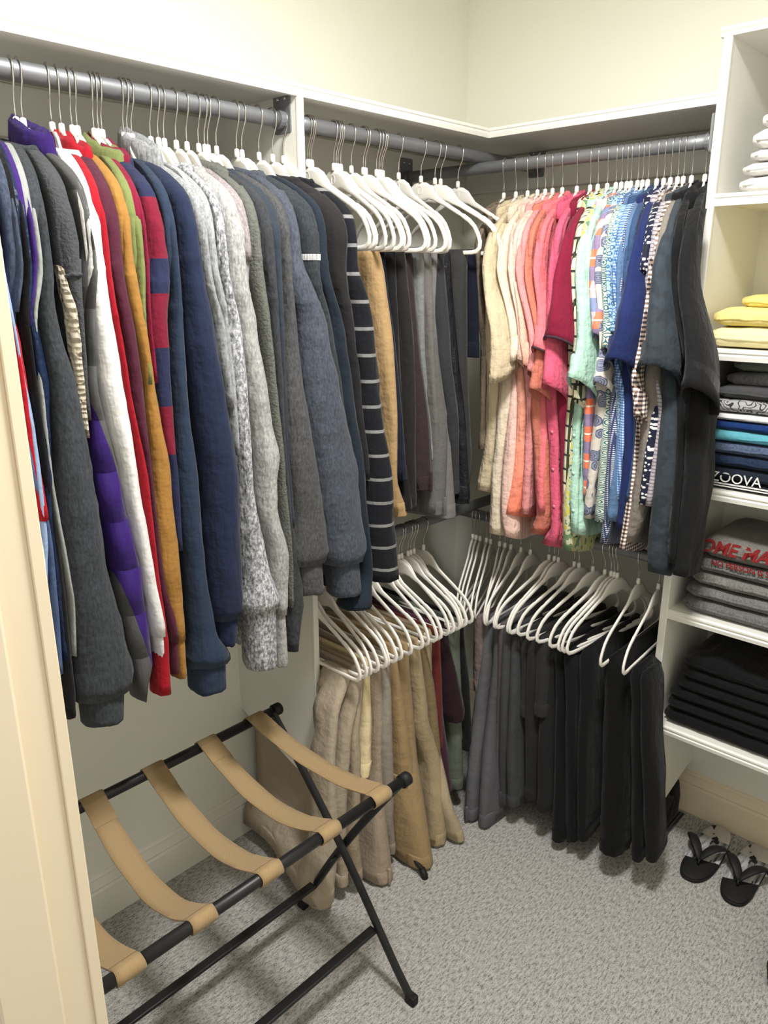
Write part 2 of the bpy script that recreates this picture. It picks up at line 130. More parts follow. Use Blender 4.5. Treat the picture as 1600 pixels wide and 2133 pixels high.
SHIRTS = [
 (None, [(1.834, 0.477, 0.0258), (1.737, 0.486, 0.0284), (1.559, 0.48, 0.0171), (1.426, 0.476, 0.0124), (1.218, 0.476, 0.0136)], 'satin', (128, 114, 100), 'taupe satin shirt, first in the corner'),
 ([(1.839, 0.568, 0.0249), (1.735, 0.595, 0.0263), (1.628, 0.584, 0.0381), (1.517, 0.572, 0.0443), (1.458, 0.558, 0.0342)], [(1.429, 0.513, 0.0356), (1.293, 0.51, 0.0355), (1.096, 0.478, 0.0346)], 'linen', (206, 190, 160), 'beige linen shirt with wide sleeve in front of the satin shirt'),
 ([(1.837, 0.615, 0.0198), (1.757, 0.628, 0.0199), (1.664, 0.621, 0.0159), (1.513, 0.606, 0.0195)], [(1.433, 0.552, 0.0308), (1.298, 0.546, 0.0258), (1.156, 0.531, 0.0249), (0.973, 0.53, 0.0323)], 'linen', (228, 212, 190), 'cream shirt next to the beige linen shirt'),
 ([(1.852, 0.644, 0.018), (1.779, 0.659, 0.018), (1.665, 0.638, 0.0129), (1.496, 0.626, 0.0178)], [(1.409, 0.577, 0.0226), (1.233, 0.574, 0.0264), (1.077, 0.57, 0.0262), (0.975, 0.583, 0.0222)], 'linen', (232, 196, 184), 'pale blush pink shirt beside the cream shirt'),
 ([(1.688, 0.645, 0.0135), (1.545, 0.638, 0.0204), (1.482, 0.647, 0.0183)], [(1.398, 0.603, 0.0246), (1.238, 0.603, 0.0314), (1.044, 0.585, 0.0424)], 'ombre', (236, 150, 128), 'coral shirt fading from pale to orange'),
 ([(1.856, 0.672, 0.0136), (1.756, 0.683, 0.0178), (1.63, 0.676, 0.0196), (1.499, 0.669, 0.0266), (1.449, 0.664, 0.0145)], [(1.375, 0.636, 0.0181), (1.174, 0.633, 0.0179), (1.055, 0.633, 0.0158)], 'linen', (226, 150, 150), 'light pink shirt between coral and terracotta shirts'),
 ([(1.871, 0.691, 0.0147), (1.778, 0.705, 0.0135), (1.631, 0.695, 0.0194), (1.414, 0.685, 0.0302)], [(1.39, 0.651, 0.0224), (1.248, 0.673, 0.0255), (1.073, 0.689, 0.0304), (1.005, 0.668, 0.0342)], 'linen', (204, 122, 104), 'terracotta linen shirt with rounded tail'),
 ([(1.87, 0.719, 0.0131), (1.777, 0.73, 0.0172), (1.666, 0.715, 0.019), (1.548, 0.695, 0.0393), (1.497, 0.681, 0.0285)], [(1.367, 0.674, 0.0192), (1.183, 0.685, 0.018), (1.074, 0.693, 0.0167)], 'linen', (232, 120, 128), 'salmon pink shirt with short sleeve under the crimson polo'),
 ([(1.868, 0.745, 0.0129), (1.799, 0.744, 0.0143), (1.573, 0.721, 0.0274), (1.455, 0.728, 0.0347), (1.417, 0.739, 0.0264)], [(1.395, 0.701, 0.0303), (1.255, 0.718, 0.0233), (1.057, 0.74, 0.0192), (0.982, 0.719, 0.0362)], 'linen', (212, 92, 120), 'strong pink shirt with buttoned placket'),
 ([(1.877, 0.773, 0.0151), (1.798, 0.766, 0.0231), (1.688, 0.752, 0.0376), (1.586, 0.736, 0.0542), (1.516, 0.751, 0.0339)], [(1.448, 0.73, 0.0197), (1.259, 0.744, 0.0122), (1.059, 0.752, 0.0132)], 'plain', (150, 36, 66), 'crimson polo shirt with grey tipped sleeve and collar'),
 ([(1.859, 0.808, 0.0136), (1.797, 0.804, 0.015), (1.633, 0.797, 0.0155), (1.483, 0.784, 0.0173), (1.411, 0.8, 0.0173)], [(1.389, 0.763, 0.0139), (1.196, 0.764, 0.0114), (0.994, 0.769, 0.0219)], 'tartan', (190, 196, 160), 'sage tartan shirt behind the mint shirt'),
 ([(1.864, 0.827, 0.0134), (1.806, 0.829, 0.011), (1.634, 0.823, 0.0127)], [(1.39, 0.77, 0.0097), (1.197, 0.769, 0.0113), (0.982, 0.778, 0.0218)], 'floral', (190, 196, 110), 'yellow-green floral shirt between tartan and mint'),
 ([(1.847, 0.839, 0.0169), (1.786, 0.812, 0.0274), (1.689, 0.815, 0.0277), (1.577, 0.812, 0.0283), (1.485, 0.804, 0.0407), (1.426, 0.836, 0.022)], [(1.404, 0.782, 0.0205), (1.328, 0.776, 0.0194), (1.2, 0.783, 0.0204), (1.034, 0.801, 0.0177)], 'linen', (176, 214, 196), 'mint green linen shirt with long front placket'),
 ([(1.846, 0.87, 0.0118), (1.732, 0.849, 0.0147), (1.634, 0.845, 0.0199), (1.534, 0.846, 0.0152)], [(1.332, 0.813, 0.0095), (1.134, 0.818, 0.0097)], 'plaid', (222, 110, 80), 'orange and blue plaid shirt behind the mint shirt'),
 ([(1.85, 0.881, 0.0094), (1.794, 0.868, 0.0143), (1.721, 0.866, 0.0157), (1.579, 0.856, 0.0112), (1.478, 0.863, 0.0277), (1.442, 0.873, 0.0214)], [(1.41, 0.844, 0.0222), (1.273, 0.837, 0.0174), (1.143, 0.83, 0.0192), (1.083, 0.827, 0.0159)], 'medallion', (226, 218, 208), 'off-white shirt printed with grey-blue round medallions'),
 ([(1.863, 0.895, 0.0104), (1.794, 0.89, 0.0106), (1.71, 0.881, 0.0132), (1.58, 0.868, 0.021), (1.521, 0.86, 0.01)], [(1.363, 0.856, 0.0144), (1.214, 0.863, 0.0179), (1.082, 0.866, 0.0243)], 'wave', (214, 224, 206), 'teal wave scallop print shirt'),
 ([(1.872, 0.906, 0.0103), (1.793, 0.904, 0.0105), (1.689, 0.892, 0.0095), (1.581, 0.886, 0.011)], None, 'circles', (150, 186, 214), 'light blue shirt with small circle print'),
 ([(1.863, 0.916, 0.0125), (1.793, 0.908, 0.0116), (1.731, 0.902, 0.0094), (1.603, 0.901, 0.012)], None, 'gingham', (110, 146, 200), 'sky blue fine checked shirt'),
 ([(1.752, 0.907, 0.014), (1.646, 0.905, 0.0143)], [(1.425, 0.876, 0.0166), (1.28, 0.883, 0.013), (1.101, 0.883, 0.0133), (1.026, 0.878, 0.0149)], 'dots', (72, 80, 108), 'navy shirt with fine white dot weave and long body'),
 ([(1.863, 0.928, 0.0158), (1.772, 0.924, 0.0172), (1.689, 0.906, 0.0165), (1.592, 0.897, 0.0157)], [(1.415, 0.892, 0.0095), (1.091, 0.894, 0.0119)], 'linen', (88, 116, 152), 'steel blue shirt beside the royal navy shirt'),
 ([(1.867, 0.942, 0.0123), (1.792, 0.938, 0.0125), (1.689, 0.93, 0.0133)], None, 'linen', (60, 84, 122), 'denim blue shirt tucked behind the royal navy shirt'),
 ([(1.89, 0.963, 0.0153), (1.811, 0.959, 0.0167), (1.731, 0.943, 0.0251), (1.636, 0.928, 0.0433), (1.537, 0.908, 0.0495), (1.48, 0.917, 0.0279)], [(1.429, 0.912, 0.0236), (1.287, 0.927, 0.0151), (1.224, 0.924, 0.0191), (1.073, 0.918, 0.013)], 'plain', (36, 48, 98), 'royal navy shirt with a creased wide sleeve'),
 ([(1.869, 0.986, 0.0119), (1.791, 0.978, 0.0132), (1.73, 0.971, 0.0112)], None, 'print', (34, 38, 56), 'black shirt with small white flecked print'),
 ([(1.868, 0.998, 0.0075), (1.81, 0.995, 0.0108), (1.73, 0.988, 0.011)], None, 'stripe', (176, 170, 176), 'pale mauve-grey striped shirt'),
 ([(1.751, 0.976, 0.0122), (1.637, 0.957, 0.0137), (1.496, 0.944, 0.0154), (1.419, 0.964, 0.0177), (1.38, 0.964, 0.0095)], [(1.35, 0.946, 0.0123), (1.021, 0.934, 0.0104)], 'check', (150, 128, 116), 'brown and white small checked shirt'),
 ([(1.877, 1.008, 0.0095), (1.79, 1.001, 0.0129), (1.648, 0.991, 0.0189)], [(1.376, 0.969, 0.0277), (1.293, 0.97, 0.0256), (1.168, 0.957, 0.0263), (1.046, 0.94, 0.0245)], 'linen', (138, 130, 122), 'grey-brown linen shirt with long body beside the slate shirt'),
 ([(1.866, 1.026, 0.0136), (1.799, 1.016, 0.0224), (1.73, 1.014, 0.0345), (1.607, 1.005, 0.0466), (1.489, 0.997, 0.0569)], [(1.416, 1.017, 0.0381), (1.241, 1.021, 0.0414), (1.054, 1.017, 0.047), (0.981, 1.022, 0.0442)], 'tone', (58, 66, 74), 'slate grey shirt with tonal leaf print and broad sleeve'),
 ([(1.846, 1.046, 0.0124), (1.729, 1.056, 0.0115), (1.526, 1.066, 0.0188)], [(1.248, 1.062, 0.0115), (1.017, 1.07, 0.0106)], 'plain', (27, 27, 29), 'black shirt squeezed between slate and the last black shirt'),
 ([(1.854, 1.077, 0.0221), (1.729, 1.079, 0.0267), (1.59, 1.092, 0.0364), (1.486, 1.098, 0.0474), (1.426, 1.112, 0.0379)], [(1.412, 1.078, 0.0331), (1.252, 1.085, 0.0338), (1.071, 1.083, 0.029), (0.989, 1.084, 0.0235)], 'plain', (30, 30, 32), 'black polo shirt hanging last beside the shelf tower'),
]
HOOKS_LONG = [-1.648, -1.636, -1.585, -1.568, -1.548, -1.538, -1.506, -1.497, -1.49, -1.446, -1.438, -1.429, -1.389, -1.372, -1.359, -1.332, -1.307, -1.279, -1.264, -1.256, -1.235, -1.183, -1.169, -1.123, -1.085, -1.045]
HOOKS_UPPER = [-0.982, -0.976, -0.97, -0.899, -0.891, -0.885, -0.876, -0.84, -0.798, -0.79, -0.75, -0.741, -0.734, -0.727, -0.666, -0.576, -0.517, -0.492, -0.414]
HOOKS_SHIRT = [(0.397, 0.394), (0.437, 0.435), (0.471, 0.474), (0.505, 0.506), (0.526, 0.531), (0.548, 0.554), (0.579, 0.584), (0.625, 0.628), (0.679, 0.667), (0.701, 0.689), (0.719, 0.716), (0.737, 0.74), (0.752, 0.755), (0.765, 0.77), (0.775, 0.781), (0.796, 0.799), (0.81, 0.812), (0.822, 0.826), (0.845, 0.849), (0.859, 0.867), (0.88, 0.884), (0.901, 0.902), (0.91, 0.916), (0.925, 0.936), (0.966, 0.968)]
TIPS_LOW_LEFT = [-1.048, -1.024, -1.006, -0.98, -0.949, -0.939, -0.909, -0.887, -0.847, -0.8, -0.773, -0.738, -0.717, -0.681, -0.659, -0.631, -0.62, -0.599, -0.569]
HOOKS_LOW_RIGHT = [(0.303, 0.448, 0.717), (0.317, 0.457, 0.712), (0.333, 0.467, 0.707), (0.359, 0.476, 0.702), (0.376, 0.491, 0.698), (0.412, 0.51, 0.688), (0.433, 0.5, 0.693), (0.456, 0.514, 0.681), (0.494, 0.51, 0.677), (0.53, 0.545, 0.698), (0.598, 0.549, 0.693), (0.617, 0.594, 0.698), (0.631, 0.601, 0.691), (0.686, 0.617, 0.712), (0.702, 0.662, 0.698), (0.748, 0.692, 0.708), (0.787, 0.736, 0.708), (0.807, 0.766, 0.68), (0.817, 0.779, 0.677), (0.827, 0.795, 0.706), (0.892, 0.899, 0.698), (0.952, 0.965, 0.675)]

# ------------------------------------------------------------------ materials
def lin(c):
    return tuple(((v / 255) / 12.92 if v / 255 <= 0.04045 else ((v / 255 + 0.055) / 1.055) ** 2.4) for v in c[:3]) + (1,)
class NT:
    def __init__(s, name, rough=0.9, sheen=0.0, spec=0.3, metal=0.0):
        s.m = bpy.data.materials.new(name); s.m.use_nodes = True
        s.n = s.m.node_tree.nodes; s.l = s.m.node_tree.links
        s.b = s.n['Principled BSDF']
        s.b.inputs['Roughness'].default_value = rough; s.b.inputs['Metallic'].default_value = metal
        s.b.inputs['Specular IOR Level'].default_value = spec
        if sheen: s.b.inputs['Sheen Weight'].default_value = sheen; s.b.inputs['Sheen Roughness'].default_value = 0.5
        s.tc = s.n.new('ShaderNodeTexCoord')
    def set(s, sock, v):
        if isinstance(v, bpy.types.NodeSocket): s.l.new(v, sock)
        else: sock.default_value = v
    def math(s, op, a, b=0.0, c=0.0):
        n = s.n.new('ShaderNodeMath'); n.operation = op
        for i, v in enumerate((a, b, c)): s.set(n.inputs[i], v)
        return n.outputs[0]
    def mapped(s, scale, src='Object'):
        n = s.n.new('ShaderNodeMapping'); n.inputs['Scale'].default_value = scale
        s.l.new(s.tc.outputs[src], n.inputs[0]); return n.outputs[0]
    def noise(s, scale=10, detail=3, vec=None, rough=0.5):
        n = s.n.new('ShaderNodeTexNoise'); n.inputs['Scale'].default_value = scale; n.inputs['Detail'].default_value = detail
        n.inputs['Roughness'].default_value = rough
        s.l.new(vec or s.tc.outputs['Object'], n.inputs['Vector']); return n.outputs['Fac']
    def uv(s, su=1.0, sv=1.0):
        sep = s.n.new('ShaderNodeSeparateXYZ'); s.l.new(s.tc.outputs['Object'], sep.inputs[0])
        u = s.math('MULTIPLY', s.math('SUBTRACT', sep.outputs[0], sep.outputs[1]), su)
        v = s.math('MULTIPLY', sep.outputs[2], sv)
        return u, v, sep
    def comb(s, u, v):
        n = s.n.new('ShaderNodeCombineXYZ'); s.set(n.inputs[0], u); s.set(n.inputs[1], v); return n.outputs[0]
    def vor(s, vec, scale, rnd=1.0):
        n = s.n.new('ShaderNodeTexVoronoi'); n.voronoi_dimensions = '2D'; n.inputs['Scale'].default_value = scale
        n.inputs['Randomness'].default_value = rnd; s.l.new(vec, n.inputs['Vector']); return n.outputs['Distance']
    def ramp(s, fac, stops, const=False):
        n = s.n.new('ShaderNodeValToRGB'); r = n.color_ramp
        if const: r.interpolation = 'CONSTANT'
        while len(r.elements) < len(stops): r.elements.new(0.5)
        for e, (p, c) in zip(r.elements, stops): e.position = p; e.color = c
        s.set(n.inputs[0], fac); return n.outputs[0]
    def mix(s, f, a, b, mode='MIX'):
        n = s.n.new('ShaderNodeMix'); n.data_type = 'RGBA'; n.blend_type = mode
        s.set(n.inputs[0], f); s.set(n.inputs[6], a); s.set(n.inputs[7], b); return n.outputs[2]
    def color(s, v): s.set(s.b.inputs['Base Color'], v); return s
    def bump(s, h, strength=0.3, dist=0.002):
        n = s.n.new('ShaderNodeBump'); n.inputs['Strength'].default_value = strength; n.inputs['Distance'].default_value = dist
        s.l.new(h, n.inputs['Height']); s.l.new(n.outputs[0], s.b.inputs['Normal']); return s

def sc(c, k): return tuple(min(1, v * k) for v in c[:3]) + (1,)
def plain(name, c, rough=0.5, spec=0.4, metal=0.0, var=0.06, bscale=40, bstr=0.05):
    t = NT(name, rough, 0, spec, metal); c = lin(c)
    f = t.noise(6, 4); t.color(t.mix(f, sc(c, 1 - var), sc(c, 1 + var)))
    return t.bump(t.noise(bscale, 3), bstr, 0.001).m

def fabric(name, rgb, kind, z0=0.0, extra=None):
    """one cloth material; z0 is the height of the object's origin so that stripes fall where they do in the weave"""
    c = lin(rgb)
    mx, mn = max(c[:3]), min(c[:3]); k_ = 0.6 if mx < 0.12 or (mx - mn) / mx > 0.86 else 0.74 if mx < 0.3 else 0.86
    c = tuple(v * k_ for v in c[:3]) + (1,)
    t = NT(name, 0.92, 0.06, 0.15)
    fine = t.noise(900, 2); soft = t.noise(14, 3)
    base = t.mix(soft, sc(c, 0.92), sc(c, 1.08))
    bh, bs, bd = fine, 0.25, 0.001
    if kind == 'heather':
        n = t.noise(260, 4, t.mapped((1, 1, 0.35)), 0.7)
        base = t.mix(1.0, base, t.ramp(n, [(0.32, (0.55, 0.55, 0.55, 1)), (0.68, (1.25, 1.25, 1.25, 1))]), 'MULTIPLY')
    elif kind == 'marl':
        n = t.noise(170, 3, t.mapped((1, 1, 0.6)), 0.7)
        base = t.ramp(n, [(0.38, lin((98, 98, 102))), (0.52, lin((152, 154, 158))), (0.66, lin((200, 200, 202)))]); bh, bs = n, 0.5
    elif kind == 'fleece':
        n = t.noise(170, 4); base = t.mix(n, sc(c, 0.7), sc(c, 1.3)); bh, bs, bd = n, 0.9, 0.004
    elif kind == 'sherpa':
        n = t.vor(t.comb(*t.uv()[:2]), 110, 1.0); bh, bs, bd = n, 1.0, 0.008
    elif kind == 'satin':
        t.b.inputs['Roughness'].default_value = 0.42; t.b.inputs['Sheen Weight'].default_value = 0
        bh, bs, bd = t.noise(22, 3), 0.35, 0.02
    elif kind == 'quilt':
        t.b.inputs['Roughness'].default_value = 0.45
        u, v, sep = t.uv()
        s_ = t.math('ADD', t.math('ADD', sep.outputs[2], z0), t.math('MULTIPLY', sep.outputs[1], 4.0))
        a = t.math('MULTIPLY', t.math('GREATER_THAN', s_, 1.06), t.math('LESS_THAN', s_, 1.33))
        base = t.mix(a, lin((72, 72, 72)), base)
        bh, bs, bd = t.math('ABSOLUTE', t.math('SINE', t.math('MULTIPLY', v, 34))), 0.8, 0.012
    elif kind == 'linen':
        n = t.noise(70, 3, t.mapped((1, 1, 0.08))); m = t.noise(80, 3, t.mapped((0.2, 0.2, 2.5)))
        w_ = t.math('ADD', n, m); base = t.mix(t.math('MULTIPLY', w_, 0.5), sc(c, 0.86), sc(c, 1.12)); bh, bs = w_, 0.35
    elif kind == 'ombre':
        u, v, sep = t.uv(); base = t.ramp(t.math('DIVIDE', sep.outputs[2], 0.75), [(0.05, lin((232, 132, 108))), (0.5, lin((226, 160, 138))), (0.95, lin((222, 186, 170)))])
    elif kind == 'rugby':
        u, v, sep = t.uv(); z = t.math('ADD', sep.outputs[2], z0)
        navy, crim = lin((34, 39, 66)), lin((108, 24, 44))
        base = t.ramp(t.math('SUBTRACT', z, 0.9), [(0, navy), (0.49, crim), (0.57, navy), (0.683, crim), (0.79, navy), (0.84, crim), (0.948, navy)][:1] + [(0.495, crim), (0.585, navy), (0.69, crim), (0.785, navy), (0.84, crim), (0.945, navy)], True)
        base = t.mix(1.0, base, t.mix(soft, (0.9, 0.9, 0.9, 1), (1.1, 1.1, 1.1, 1)), 'MULTIPLY')
    elif kind == 'lines':
        u, v, sep = t.uv(); z = t.math('ADD', sep.outputs[2], z0)
        fr = t.math('FRACT', t.math('DIVIDE', z, 0.0592))
        base = t.mix(t.math('LESS_THAN', fr, 0.13), base, lin((122, 122, 122)))
    elif kind in ('tartan', 'plaid', 'gingham', 'check', 'stripe'):
        k = {'tartan': 26, 'plaid': 14, 'gingham': 150, 'check': 95, 'stripe': 70}[kind]
        u, v, sep = t.uv(k, k)
        if kind == 'stripe': base = t.mix(t.math('LESS_THAN', t.math('FRACT', t.math('ADD', t.math('MULTIPLY', v, 1.6), t.math('MULTIPLY', t.noise(12, 2), 2))), 0.35), base, lin((120, 112, 122)))
        elif kind in ('gingham', 'check'):
            s_ = t.math('ADD', t.math('LESS_THAN', t.math('FRACT', u), 0.5), t.math('LESS_THAN', t.math('FRACT', v), 0.5))
            lo = lin((44, 40, 46)) if kind == 'check' else lin((60, 96, 160))
            hi = lin((232, 222, 216)) if kind == 'check' else lin((186, 208, 236))
            base = t.ramp(t.math('MULTIPLY', s_, 0.5), [(0.0, hi), (0.4, c), (0.8, lo)], True)
        elif kind == 'tartan':
            a = t.math('LESS_THAN', t.math('FRACT', u), 0.16); b = t.math('LESS_THAN', t.math('FRACT', v), 0.16)
            a2 = t.math('LESS_THAN', t.math('FRACT', t.math('ADD', u, 0.6)), 0.3)
            base = t.mix(t.math('MULTIPLY', a2, 0.6), lin((226, 222, 190)), lin((150, 166, 150)))
            base = t.mix(b, base, lin((50, 54, 48))); base = t.mix(a, base, lin((60, 62, 50)))
        else:
            a = t.math('LESS_THAN', t.math('FRACT', u), 0.5); b = t.math('LESS_THAN', t.math('FRACT', v), 0.45)
            base = t.mix(t.math('MULTIPLY', a, 0.7), lin((232, 120, 90)), lin((190, 190, 205)))
            base = t.mix(t.math('MULTIPLY', b, 0.75), base, lin((74, 120, 166)))
            l_ = t.math('LESS_THAN', t.math('FRACT', t.math('ADD', v, 0.3)), 0.06); base = t.mix(l_, base, lin((236, 226, 214)))
    elif kind in ('wave', 'medallion', 'circles', 'dots', 'print', 'floral', 'tone', 'ornate'):
        u, v, sep = t.uv(); vec = t.comb(u, v)
        if kind == 'wave':
            d = t.vor(t.comb(t.math('MULTIPLY', u, 1.0), t.math('MULTIPLY', v, 1.5)), 26, 0.0)
            base = t.mix(t.math('LESS_THAN', t.math('FRACT', t.math('MULTIPLY', d, 6.5)), 0.42), lin((226, 230, 212)), lin((52, 112, 124)))
        elif kind == 'medallion':
            d = t.vor(vec, 26, 0.75)
            ring = t.math('FRACT', t.math('MULTIPLY', d, 9))
            base = t.mix(t.math('LESS_THAN', d, 0.40), lin((228, 220, 210)), t.mix(t.math('LESS_THAN', ring, 0.4), lin((148, 154, 178)), lin((96, 98, 118))))
        elif kind == 'circles':
            d = t.vor(vec, 70, 0.3); base = t.mix(t.math('COMPARE', d, 0.32, 0.08), lin((176, 208, 228)), lin((70, 112, 160)))
        elif kind == 'dots':
            d = t.vor(vec, 190, 0.0); base = t.mix(t.math('LESS_THAN', d, 0.28), lin((58, 66, 98)), lin((196, 200, 212)))
        elif kind == 'print':
            d = t.vor(vec, 85, 0.8); base = t.mix(t.math('LESS_THAN', d, 0.26), lin((30, 34, 52)), lin((214, 212, 214)))
        elif kind == 'floral':
            n = t.noise(45, 2); base = t.ramp(n, [(0, lin((120, 150, 110))), (0.42, lin((214, 214, 180))), (0.52, lin((214, 206, 84))), (0.6, lin((196, 206, 190))), (0.68, lin((90, 110, 96)))], True)
        elif kind == 'ornate':
            n = t.noise(26, 1); base = t.mix(t.math('LESS_THAN', t.math('FRACT', t.math('MULTIPLY', n, 9)), 0.3), base, lin((52, 52, 54)))
        else:
            n = t.noise(16, 2); base = t.ramp(n, [(0.0, c), (0.52, sc(c, 1.35)), (0.58, c)])
        if kind not in ('tone', 'ornate', 'dots', 'print'): base = t.mix(1.0, base, (0.74, 0.74, 0.74, 1), 'MULTIPLY')
    t.color(base)
    t.bump(bh, bs, bd)
    # soft drape wrinkles under the weave
    w1 = t.noise(1.0, 3, t.mapped((26, 26, 5.5)), 0.55); w2 = t.noise(1.0, 3, t.mapped((17, 17, 22)), 0.6)
    wn = t.n.new('ShaderNodeBump'); k = {'linen': 0.75, 'ombre': 0.7, 'satin': 0.7, 'quilt': 0.3, 'fleece': 0.25, 'sherpa': 0.1}.get(kind, 0.42)
    wn.inputs['Strength'].default_value = k; wn.inputs['Distance'].default_value = 0.02
    t.l.new(t.math('ADD', w1, t.math('MULTIPLY', w2, 0.7)), wn.inputs['Height'])
    t.l.new(wn.outputs[0], [n for n in t.n if n.bl_idname == 'ShaderNodeBump'][0].inputs['Normal'])
    return t.m

M_PAINT = plain('warm_white_wall_paint', (230, 229, 218), 0.75, 0.2, bscale=220, bstr=0.06, var=0.015)
M_LOWALL = M_PAINT
M_TRIM = plain('white_trim_paint', (226, 223, 214), 0.38, 0.4, var=0.01, bscale=30, bstr=0.02)
M_SHELF = plain('white_shelf_paint', (226, 224, 217), 0.42, 0.4, var=0.015, bscale=30, bstr=0.02)
M_CASING = plain('cream_casing_paint', (232, 218, 192), 0.35, 0.4, var=0.01, bscale=25, bstr=0.03)
M_STEEL = plain('brushed_galvanised_steel', (128, 130, 134), 0.5, 0.4, 0.6, var=0.22, bscale=30, bstr=0.05)
M_CHROME = plain('chrome_wire', (205, 203, 200), 0.22, 0.5, 1.0, var=0.03)
M_HANGER = plain('ivory_plastic', (232, 228, 220), 0.36, 0.4, var=0.015, bscale=20, bstr=0.01)
M_BLACKMETAL = plain('black_painted_metal', (26, 26, 27), 0.42, 0.45, 0.1, var=0.05, bscale=400, bstr=0.08)
M_BLACKRUB = plain('black_rubber', (22, 22, 23), 0.6, 0.3, var=0.05)
def webbing():
    t = NT('tan_webbing', 0.75, 0.1, 0.25); c = lin((154, 130, 94))
    u, v, sep = t.uv()
    tw = t.math('SINE', t.math('MULTIPLY', t.math('ADD', sep.outputs[1], t.math('MULTIPLY', sep.outputs[0], 0.8)), 2200))
    t.color(t.mix(t.math('MULTIPLY_ADD', tw, 0.5, 0.5), sc(c, 0.85), sc(c, 1.1)))
    return t.bump(tw, 0.35, 0.0006).m
M_WEB = webbing()
def carpet():
    t = NT('looped_grey_carpet', 0.97, 0.1, 0.1)
    a = t.noise(1.0, 3, t.mapped((620, 300, 1)), 0.75); b = t.noise(60, 3); d = t.noise(1.0, 2, t.mapped((210, 60, 1)))
    s_ = t.math('ADD', t.math('MULTIPLY', a, 0.62), t.math('MULTIPLY', d, 0.38))
    col = t.ramp(s_, [(0.39, lin((98, 93, 88))), (0.47, lin((200, 195, 188))), (0.56, lin((242, 239, 234)))])
    t.color(t.mix(1.0, col, t.mix(b, (0.9, 0.9, 0.9, 1), (1.08, 1.08, 1.08, 1)), 'MULTIPLY'))
    return t.bump(s_, 1.0, 0.012).m
M_CARPET = carpet()

# ------------------------------------------------------------------ mesh helpers
def link(name, verts, faces, mat, parent=None, smooth=True, fix=True):
    off = parent.matrix_basis.translation.copy() if parent is not None else Vector((0, 0, 0))
    if parent is not None and parent.parent is not None: off += parent.parent.matrix_basis.translation
    me = bpy.data.meshes.new(name)
    me.from_pydata([tuple(Vector(v) - off) for v in verts], [], faces)
    if fix:
        bm = bmesh.new(); bm.from_mesh(me); bmesh.ops.recalc_face_normals(bm, faces=bm.faces); bm.to_mesh(me); bm.free()
    if smooth: me.polygons.foreach_set('use_smooth', [True] * len(me.polygons))
    me.materials.append(mat); me.update()
    o = bpy.data.objects.new(name, me); COL.objects.link(o)
    if parent is not None: o.parent = parent
    return o
def tag(o, label=None, cat=None, group=None, kind=None):
    if label: o['label'] = label
    if cat: o['category'] = cat
    if group: o['group'] = group
    if kind: o['kind'] = kind
    return o
def empty(name, loc, label, cat, group=None, rz=0.0):
    o = bpy.data.objects.new(name, None); COL.objects.link(o); o.location = loc; o.rotation_euler = (0, 0, rz); o.empty_display_size = 0.05
    return tag(o, label, cat, group)
class MB:
    """collects shapes for one mesh"""
    def __init__(s): s.v, s.f = [], []
    def add(s, v, f):
        k = len(s.v); s.v += [Vector(p) for p in v]; s.f += [tuple(i + k for i in q) for q in f]; return s
    def box(s, a, b, bev=0.0):
        bm = bmesh.new(); bmesh.ops.create_cube(bm, size=1)
        for v in bm.verts: v.co = Vector(((a[i] + b[i]) / 2 + v.co[i] * abs(b[i] - a[i]) for i in range(3)))
        if bev: bmesh.ops.bevel(bm, geom=list(bm.edges), offset=bev, segments=2, affect='EDGES', profile=0.5)
        bm.verts.index_update(); s.add([v.co.copy() for v in bm.verts], [[v.index for v in f.verts] for f in bm.faces]); bm.free(); return s
    def loft(s, rings, cap=True, close=False):
        n = len(rings[0]); v = [p for r in rings for p in r]; f = []
        m = len(rings)
        for i in range(m if close else m - 1):
            j = (i + 1) % m
            for k in range(n): f.append((i * n + k, i * n + (k + 1) % n, j * n + (k + 1) % n, j * n + k))
        if cap and not close: f.append(tuple(range(n))[::-1]); f.append(tuple((m - 1) * n + k for k in range(n)))
        return s.add(v, f)
    def tube(s, pts, r, n=8, cap=True, close=False):
        pts = [Vector(p) for p in pts]; rings = []; up = None; m = len(pts)
        for i, p in enumerate(pts):
            if close: t = (pts[(i + 1) % m] - pts[i - 1]).normalized()
            else: t = (pts[min(i + 1, m - 1)] - pts[max(i - 1, 0)]).normalized()
            if up is None: up = Vector((0, 0, 1)) if abs(t.z) < 0.9 else Vector((1, 0, 0))
            a = (up - t * up.dot(t)).normalized(); b = t.cross(a); up = a
            rr = r[i] if isinstance(r, (list, tuple)) else r
            rings.append([p + (a * math.cos(2 * PI * k / n) + b * math.sin(2 * PI * k / n)) * rr for k in range(n)])
        return s.loft(rings, cap, close)
    def extrude(s, prof, a, b):
        """prof: closed outline as 3-D points; a, b: the two offsets"""
        n = len(prof); a, b = Vector(a), Vector(b)
        v = [Vector(p) + a for p in prof] + [Vector(p) + b for p in prof]
        f = [(k, (k + 1) % n, n + (k + 1) % n, n + k) for k in range(n)] + [tuple(range(n))[::-1], tuple(range(n, 2 * n))]
        return s.add(v, f)
    def build(s, name, mat, parent=None, smooth=False): return link(name, s.v, s.f, mat, parent, smooth)

